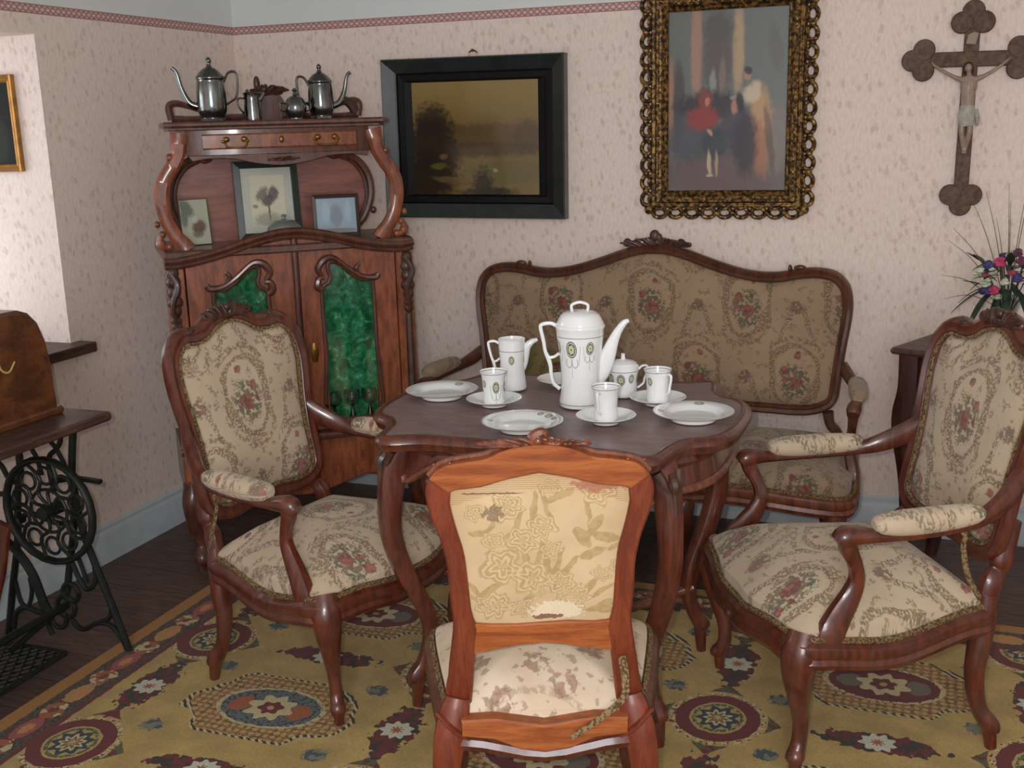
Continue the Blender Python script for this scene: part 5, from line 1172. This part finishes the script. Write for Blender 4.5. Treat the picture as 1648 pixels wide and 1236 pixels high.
def cup(label, x, y, hang, meds):
    t = thing('coffee_cup', label, 'cup', (*kxy(x, y), TT+.0075*K), hang, 'white china coffee service'); t.scale = (K, K, K)
    MB().lathe([(0, 0), (.027, 0), (.0305, .002), (.0312, .008), (.0308, .03), (.0322, .06), (.0345, .080), (.0388, .0905), (.0396, .094), (.0384, .094), (.0374, .089), (.033, .076), (.030, .05), (.029, .01), (0, .006)], 40).build('body', porcelain('china_cup', meds, (.0885,)), t)
    hm = MB(); hm.tube([(.034, 0, .078, .0034, .0042), (.044, 0, .085, .0034, .0042), (.055, 0, .082, .0034, .0042), (.054, 0, .066, .0034, .0042), (.050, 0, .050, .0036, .0042), (.047, 0, .034, .0034, .0042), (.031, 0, .022, .0034, .0042)], 10, 5, up=(0, 1, 0)); hm.build('handle', PL_, t)
def saucer(label, x, y, med=None):
    o = MB().lathe([(0, .004), (.030, .004), (.031, 0), (.036, 0), (.038, .005), (.056, .011), (.078, .020), (.0805, .0225), (.079, .0235), (.056, .0150), (.034, .0075), (0, .0072)], 56).build('saucer', PL_)
    place(o, (*kxy(x, y), TT)); o.scale = (K, K, K); tag(o, label, 'saucer', 'white china coffee service')
def plate(label, x, y, meds):
    o = MB().lathe([(0, .004), (.052, .004), (.053, 0), (.060, 0), (.063, .008), (.072, .013), (.106, .022), (.1085, .0245), (.106, .0255), (.074, .017), (.066, .0105), (.058, .0085), (0, .0085)], 64)
    o = o.build('plate', porcelain('china_plate', meds, (), True)); place(o, (*kxy(x, y), TT)); o.scale = (K, K, K); tag(o, label, 'plate', 'white china coffee service')
c1 = (-1.150, 2.888); c2 = (-.790, 2.785); c3 = (-.703, 3.015)
saucer('white saucer under the leftmost coffee cup', *c1); saucer('white saucer under the front coffee cup', *c2); saucer('white saucer under the right rear coffee cup', *c3); saucer('white empty saucer mostly hidden behind the coffee pot', -1.035, 3.175)
ms = lambda a, b: [(a, .052, .0095, .0165, True), (b, .062, .0065, .0095, False)]
v = vd(*c1); h1 = v+PI*.78
cup('white coffee cup with an oval medallion in front, leftmost on the table', *c1, h1, [(v+.20-h1, .050, .0100, .0170, True), (v-.95-h1, .060, .0065, .0110, False), (v+1.35-h1, .050, .0100, .0170, True)])
v = vd(*c2); h2 = v-.42
cup('white coffee cup with its handle towards the viewer, in front of the sugar bowl', *c2, h2, [(v+2.0-h2, .05, .0095, .016, True)])
v = vd(*c3); h3 = v+.72
cup('white coffee cup at the right rear of the table with its handle to the right', *c3, h3, [(v-.75-h3, .062, .0085, .0125, False)])
plate('white dinner plate at the left edge of the table', -1.338, 2.945, [(1.35, .086, .014, .009, False)])
plate('white plate at the front of the table with three oval medallions on its rim', -.985, 2.668, [(.95, .086, .013, .010, False), (.62, .088, .010, .0085, False), (1.32, .088, .0095, .008, False), (3.3, .088, .010, .008, False)])
plate('white plate at the right edge of the table', -.573, 2.875, [(1.60, .090, .014, .008, False), (3.25, .088, .012, .008, False)])

# ---------------------------------------------------------------- treadle sewing machine
sm = thing('sewing_machine', 'old treadle sewing machine with a wooden hood and ornate iron stand by the left wall', 'sewing machine', (0, 0, 0))
tp = MB()
tp.prism([(-2.235, 2.565), (-2.235, 1.55), (-2.70, 1.55), (-2.70, 2.565)], xy(0), .732, .760, .006); tp.build('table_top', W_SEW, sm, smooth=30)
ca = MB()
q = [(2.500, .762), (2.505, .84), (2.502, .92), (2.492, .98), (2.470, 1.035), (2.438, 1.068), (2.400, 1.082), (2.2, 1.085), (1.98, 1.082), (1.93, 1.055), (1.90, .98), (1.895, .762)]
ca.prism(q, lambda u, v, w: (w, u, v), -2.575, -2.368, .010); ca.build('hood', W_CASE, sm, smooth=35)
b = MB(); b.prism([(-2.358, 2.512), (-2.358, 1.88), (-2.59, 1.88), (-2.59, 2.512)], xy(0), .760, .784, .006); b.build('hood_base', W_CASE, sm, smooth=35)
d = MB()
d.tube([(-2.368, 2.21, .925, .0030), (-2.368, 2.235, .960, .0030), (-2.368, 2.245, .93, .0030), (-2.368, 2.265, .905, .0030), (-2.368, 2.285, .935, .0030), (-2.368, 2.30, .955, .0030), (-2.368, 2.31, .93, .0030), (-2.368, 2.335, .92, .0030), (-2.368, 2.36, .945, .0030)], 6, 5); d.build('gold_script', plain('gold_transfer', (196, 172, 92), .5), sm, smooth=0)
YF = 2.535
ir = MB()
def I(pts, y=YF, r=.008, r2=None, k=6): ir.tube([(x, y, z, r, r2 or r) for x, z in pts], 8, k, up=(0, 1, 0))
FLg = [(-2.348, .735), (-2.372, .61), (-2.379, .532), (-2.366, .395), (-2.334, .288), (-2.297, .181), (-2.266, .090), (-2.238, .0)]
BLg = [(-2.571, .735), (-2.574, .60), (-2.580, .544), (-2.602, .472), (-2.625, .327), (-2.668, .176), (-2.715, .0)]
def endframe(y, full=True):
    I(FLg, y, .011); I(BLg, y, .011)
    I([(-2.245, .004), (-2.262, .045), (-2.293, .080), (-2.327, .088), (-2.362, .080), (-2.40, .058), (-2.426, .060), (-2.45, .085)], y, .008)
    I([(-2.292, .165), (-2.290, .130), (-2.307, .105), (-2.335, .092)], y, .008)
    I([(-2.335, .285), (-2.336, .235), (-2.352, .205), (-2.378, .195), (-2.40, .225), (-2.420, .275)], y, .008)
    I([(-2.395, .30), (-2.380, .25), (-2.372, .215)], y, .007)
    I([(-2.405, .72), (-2.408, .665), (-2.430, .635), (-2.455, .615), (-2.464, .573), (-2.455, .50)], y, .008)
    I([(-2.470, .715), (-2.454, .671), (-2.428, .640), (-2.406, .598), (-2.388, .550)], y, .007)
    I([(-2.54, .70), (-2.523, .637), (-2.505, .599), (-2.495, .55)], y, .007)
    I([(-2.70, .60), (-2.652, .570), (-2.627, .530), (-2.585, .522)], y, .008); I([(-2.72, .44), (-2.666, .475), (-2.632, .462), (-2.604, .405)], y, .008)
    I([(-2.72, .36), (-2.69, .33), (-2.636, .290), (-2.584, .218), (-2.548, .11), (-2.52, .085)], y, .014)
    I([(-2.380, .50), (-2.40, .38), (-2.43, .27), (-2.455, .17)], y, .011)
    I([(-2.660, .20), (-2.645, .115), (-2.615, .110), (-2.595, .160), (-2.596, .205)], y, .007)
    I([(-2.690, .02), (-2.672, .075), (-2.630, .100), (-2.576, .092), (-2.54, .09)], y, .009)
    I([(-2.53, .10), (-2.545, .055), (-2.535, .02)], y, .008)
    for cx, cz, r in ((-2.455, .13, .035), (-2.49, .085, .03), (-2.43, .18, .03)):
        I([(cx+r*math.cos(a*PI/4), cz+r*math.sin(a*PI/4)) for a in range(9)], y-.01, .008, None, 3)
    I([(-2.36, .42), (-2.45, .40), (-2.55, .42), (-2.61, .40)], y, .009)
    I([(-2.36, .735), (-2.58, .735)], y, .010, None, 2)
endframe(YF)
ir.build('end_frame', IRON, sm)
ir = MB(); endframe(1.72); ir.build('end_frame', IRON, sm)
b = MB(); b.tube([(-2.46, YF, .13, .012), (-2.46, 1.72, .13, .012)], 8, 1); b.tube([(-2.59, YF, .40, .012), (-2.59, 1.72, .40, .012)], 8, 1)
b.tube([(-2.245, 2.50, .562, .011, .008), (-2.33, 2.50, .565, .012, .008), (-2.39, 2.48, .560, .016, .010)], 8, 3); b.build('cross_rod', IRON, sm)
wc = (-2.392, 2.44, .478)
wh = MB()
def ringpts(r, n=24): return [(wc[0]+r*math.cos(2*PI*k/n), wc[1], wc[2]+r*math.sin(2*PI*k/n)) for k in range(n)]
wh.tube([p+(.010, .014) for p in ringpts(.158)], 10, 1, closed=True, up=(0, 1, 0))
for k in range(10):
    a = 2*PI*k/10; pts = []
    for rr, da in ((.022, 0), (.06, .22), (.10, -.12), (.152, .10)): pts.append((wc[0]+rr*math.cos(a+da), wc[1], wc[2]+rr*math.sin(a+da), .0055))
    wh.tube(pts, 7, 5, up=(0, 1, 0))
    a2 = a+PI/10; cc = (wc[0]+.108*math.cos(a2), wc[2]+.108*math.sin(a2))
    wh.tube([(cc[0]+.026*math.cos(q*PI/4), wc[1], cc[1]+.026*math.sin(q*PI/4), .005) for q in range(8)], 6, 2, closed=True, up=(0, 1, 0))
wh.tube([p+(.005, .005) for p in ringpts(.066)], 7, 1, closed=True, up=(0, 1, 0))
wh.tube([(wc[0], wc[1]-.03, wc[2], .020), (wc[0], wc[1]+.05, wc[2], .020)], 12, 1); wh.build('flywheel', IRON, sm)
pw = MB(); pw.prism([(-2.50, .47), (-2.455, .455), (-2.50, .30), (-2.56, .16), (-2.60, .14), (-2.56, .30)], lambda u, v, w: (u, w, v), 2.34, 2.36, .004); pw.build('pitman_rod', W_RED, sm, smooth=30)
pe = MB(); PX0, PX1, PY0, PY1, PZ = -2.625, -2.315, 1.98, 2.355, .075
for a, b2 in (((PX0, PY0), (PX1, PY0)), ((PX1, PY0), (PX1, PY1)), ((PX1, PY1), (PX0, PY1)), ((PX0, PY1), (PX0, PY0))): pe.tube([(a[0], a[1], PZ, .008), (b2[0], b2[1], PZ, .008)], 8, 1)
for k in range(-14, 15):
    for s_ in (-1, 1):
        pts = []
        for j in range(9):
            yy = PY0+(PY1-PY0)*j/8; xx = (PX0+PX1)/2+k*.030+s_*(j-4)*.030
            if PX0 <= xx <= PX1: pts.append((xx, yy+0*math.sin(j), PZ, .0035))
        if len(pts) > 1: pe.tube(pts, 6, 2)
for j in range(1, 8): pe.tube([(PX0, PY0+(PY1-PY0)*j/8, PZ-.002, .0035), (PX1, PY0+(PY1-PY0)*j/8, PZ-.002, .0035)], 6, 1)
pe.tube([((PX0+PX1)/2, YF, .13, .010), ((PX0+PX1)/2, PY1-.05, .085, .010)], 8, 2)
pe.build('treadle', IRON, sm)

# ---------------------------------------------------------------- side table with flowers
sa = R(-24.5); cor = Vector((-.109, 3.797, 0)); dx_ = Vector((math.cos(sa), math.sin(sa), 0)); dy_ = Vector((-math.sin(sa), math.cos(sa), 0))
W2, D2 = .56, .36
cen = cor+dx_*W2/2+dy_*D2/2
t = thing('side_table', 'dark wooden side table against the wall behind the right armchair', 'table', (cen.x, cen.y, 0), sa)
MB().prism([(-W2/2, -D2/2), (W2/2, -D2/2), (W2/2, D2/2), (-W2/2, D2/2)], xy(0), .780, .802, .008).build('table_top', W_SEW, t, smooth=30)
MB().box((0, 0, .715), (W2-.09, D2-.09, .13)).build('apron', W_SIDE, t, smooth=0, bevel=.004)
for sx in (-1, 1):
    for sy in (-1, 1):
        x, y = sx*(W2/2-.05), sy*(D2/2-.05)
        MB().tube([(x, y, .78, .034), (x, y, .66, .034), (x+sx*.012, y, .58, .036), (x+sx*.014, y, .50, .032), (x-sx*.004, y, .36, .024), (x-sx*.012, y, .2, .020), (x, y, .07, .022), (x+sx*.01, y, 0, .018)], 10, 5, up=(0, 1, 0), sq=4).build('leg', W_SIDE, t)
vx, vy = .235, 3.84
LEAF = plain('dark_green_leaf', (38, 62, 40), .45, nz=.12, ns=30); STEMM = plain('thin_brown_stem', (84, 76, 52), .6)
va = thing('flower_vase', 'glass vase of pink, white and violet flowers with long thin grasses on the side table', 'vase', (vx, vy, .802))
MB().lathe([(0, 0), (.040, 0), (.042, .008), (.030, .03), (.026, .06), (.030, .11), (.044, .165), (.046, .168), (.041, .160), (.026, .11), (.022, .06), (.024, .035), (0, .03)], 32, sub=2).build('vase_body', thin_glass('vase_glass', .18, (.80, .86, .84, 1)), va)
rnd = random.Random(11)
fm = MB()
for k in range(14):
    a = rnd.uniform(0, 2*PI); r = rnd.uniform(.02, .12)
    fm.tube([(rnd.uniform(-.012, .012), rnd.uniform(-.012, .012), .035, .0022), (.01*math.cos(a), .01*math.sin(a), .12, .0022), (r*math.cos(a), r*math.sin(a), rnd.uniform(.20, .30), .002)], 6, 4)
fm.build('stems', LEAF, va)
mb = MB()
def leaf(mb, p, d, L, w, droop=0.0):
    d = Vector(d).normalized(); s_ = d.cross(Vector((0, 0, 1))); s_ = s_.normalized() if s_.length > .01 else Vector((1, 0, 0)); V = []; n = 6
    for i in range(n+1):
        q = i/n; c = Vector(p)+d*L*q+Vector((0, 0, -droop*q*q)); ww = w*math.sin(PI*min(.98, .08+q*.9))
        V += [c-s_*ww, c+Vector((0, 0, -.2*ww)), c+s_*ww]
    mb.add(V, [(i*3+k, i*3+k+1, i*3+k+4, i*3+k+3) for i in range(n) for k in (0, 1)])
for k in range(46):
    a = rnd.uniform(0, 2*PI); e = rnd.uniform(-.3, 1.2); r0 = rnd.uniform(.03, .08)
    leaf(mb, (r0*math.cos(a), r0*math.sin(a), .20+rnd.uniform(0, .08)), (math.cos(a), math.sin(a), e), rnd.uniform(.04, .09), rnd.uniform(.008, .016), rnd.uniform(0, .04))
for a, e, L in ((3.3, -.2, .12), (2.9, .0, .10), (3.9, -.3, .11), (3.6, -.9, .10), (4.2, -1.2, .12), (4.6, -.9, .1), (5.2, -.6, .1)):
    leaf(mb, (.05*math.cos(a), .05*math.sin(a), .20), (math.cos(a), math.sin(a), e), L, .012, .06)
mb.build('leaves', LEAF, va, solid=.0012)
cols = {'pink': (206, 70, 116), 'violet': (74, 66, 128), 'white': (206, 212, 186), 'rose': (176, 76, 92), 'mauve': (120, 60, 90)}
fmats = {k: plain(k+'_petals', v_, .65, nz=.1, ns=90) for k, v_ in cols.items()}
rv = math.atan2(vy, vx)
def blossom(kind, u, w, z, r):
    # u: sideways, w: towards the viewer
    a = math.atan2(-vy, -vx); f = Vector((math.cos(a), math.sin(a), 0)); s_ = Vector((-f.y, f.x, 0)); c = s_*u+f*w+Vector((0, 0, z)); m_ = MB()
    for k in range(16):
        th = rnd.uniform(0, 2*PI); ph = math.acos(rnd.uniform(-1, 1)); q = .55*r
        m_.ball((c.x+q*math.sin(ph)*math.cos(th), c.y+q*math.sin(ph)*math.sin(th), c.z+q*math.cos(ph)), (r*.5, r*.5, r*.38), 7, 5)
    m_.ball(tuple(c), r*.6, 8, 6); m_.build('blossom', fmats[kind], va)
for b_ in (('violet', -.062, .05, .275, .018), ('pink', -.028, .05, .285, .020), ('white', -.085, .05, .258, .016), ('white', -.050, .07, .258, .015), ('rose', -.066, .075, .245, .014), ('white', -.068, .08, .225, .019), ('violet', -.060, .08, .200, .018), ('pink', -.040, .09, .202, .018), ('violet', -.075, .06, .195, .014), ('white', -.095, .04, .245, .012), ('rose', .006, .07, .255, .014), ('violet', .022, .07, .240, .018), ('white', -.012, .09, .228, .014), ('mauve', .030, .05, .29, .018), ('white', .05, .06, .26, .016), ('pink', .07, .04, .25, .018), ('violet', .09, .02, .23, .018), ('mauve', .02, .0, .31, .016), ('white', .0, -.03, .30, .018), ('rose', .06, .07, .215, .015), ('violet', -.02, -.04, .29, .018), ('white', -.03, .07, .18, .012)):
    blossom(*b_)
mb = MB(); f_ = Vector((math.cos(math.atan2(-vy, -vx)), math.sin(math.atan2(-vy, -vx)), 0)); s2 = Vector((-f_.y, f_.x, 0))
for (u, z) in ((-.175, .385), (-.185, .345), (-.125, .48), (-.085, .50), (-.020, .52), (-.012, .47), (.030, .50), (.045, .54), (-.05, .42), (.10, .46), (-.20, .24), (-.19, .16)):
    b_ = f_*rnd.uniform(-.02, .05); p0 = Vector((0, 0, .12)); p2 = s2*u+b_+Vector((0, 0, z)); pm = p0.lerp(p2, .55)+Vector((0, 0, .03))
    mb.tube([tuple(p0)+(.0013,), tuple(pm)+(.0012,), tuple(p2)+(.0005,)], 5, 4)
mb.build('grasses', STEMM, va)
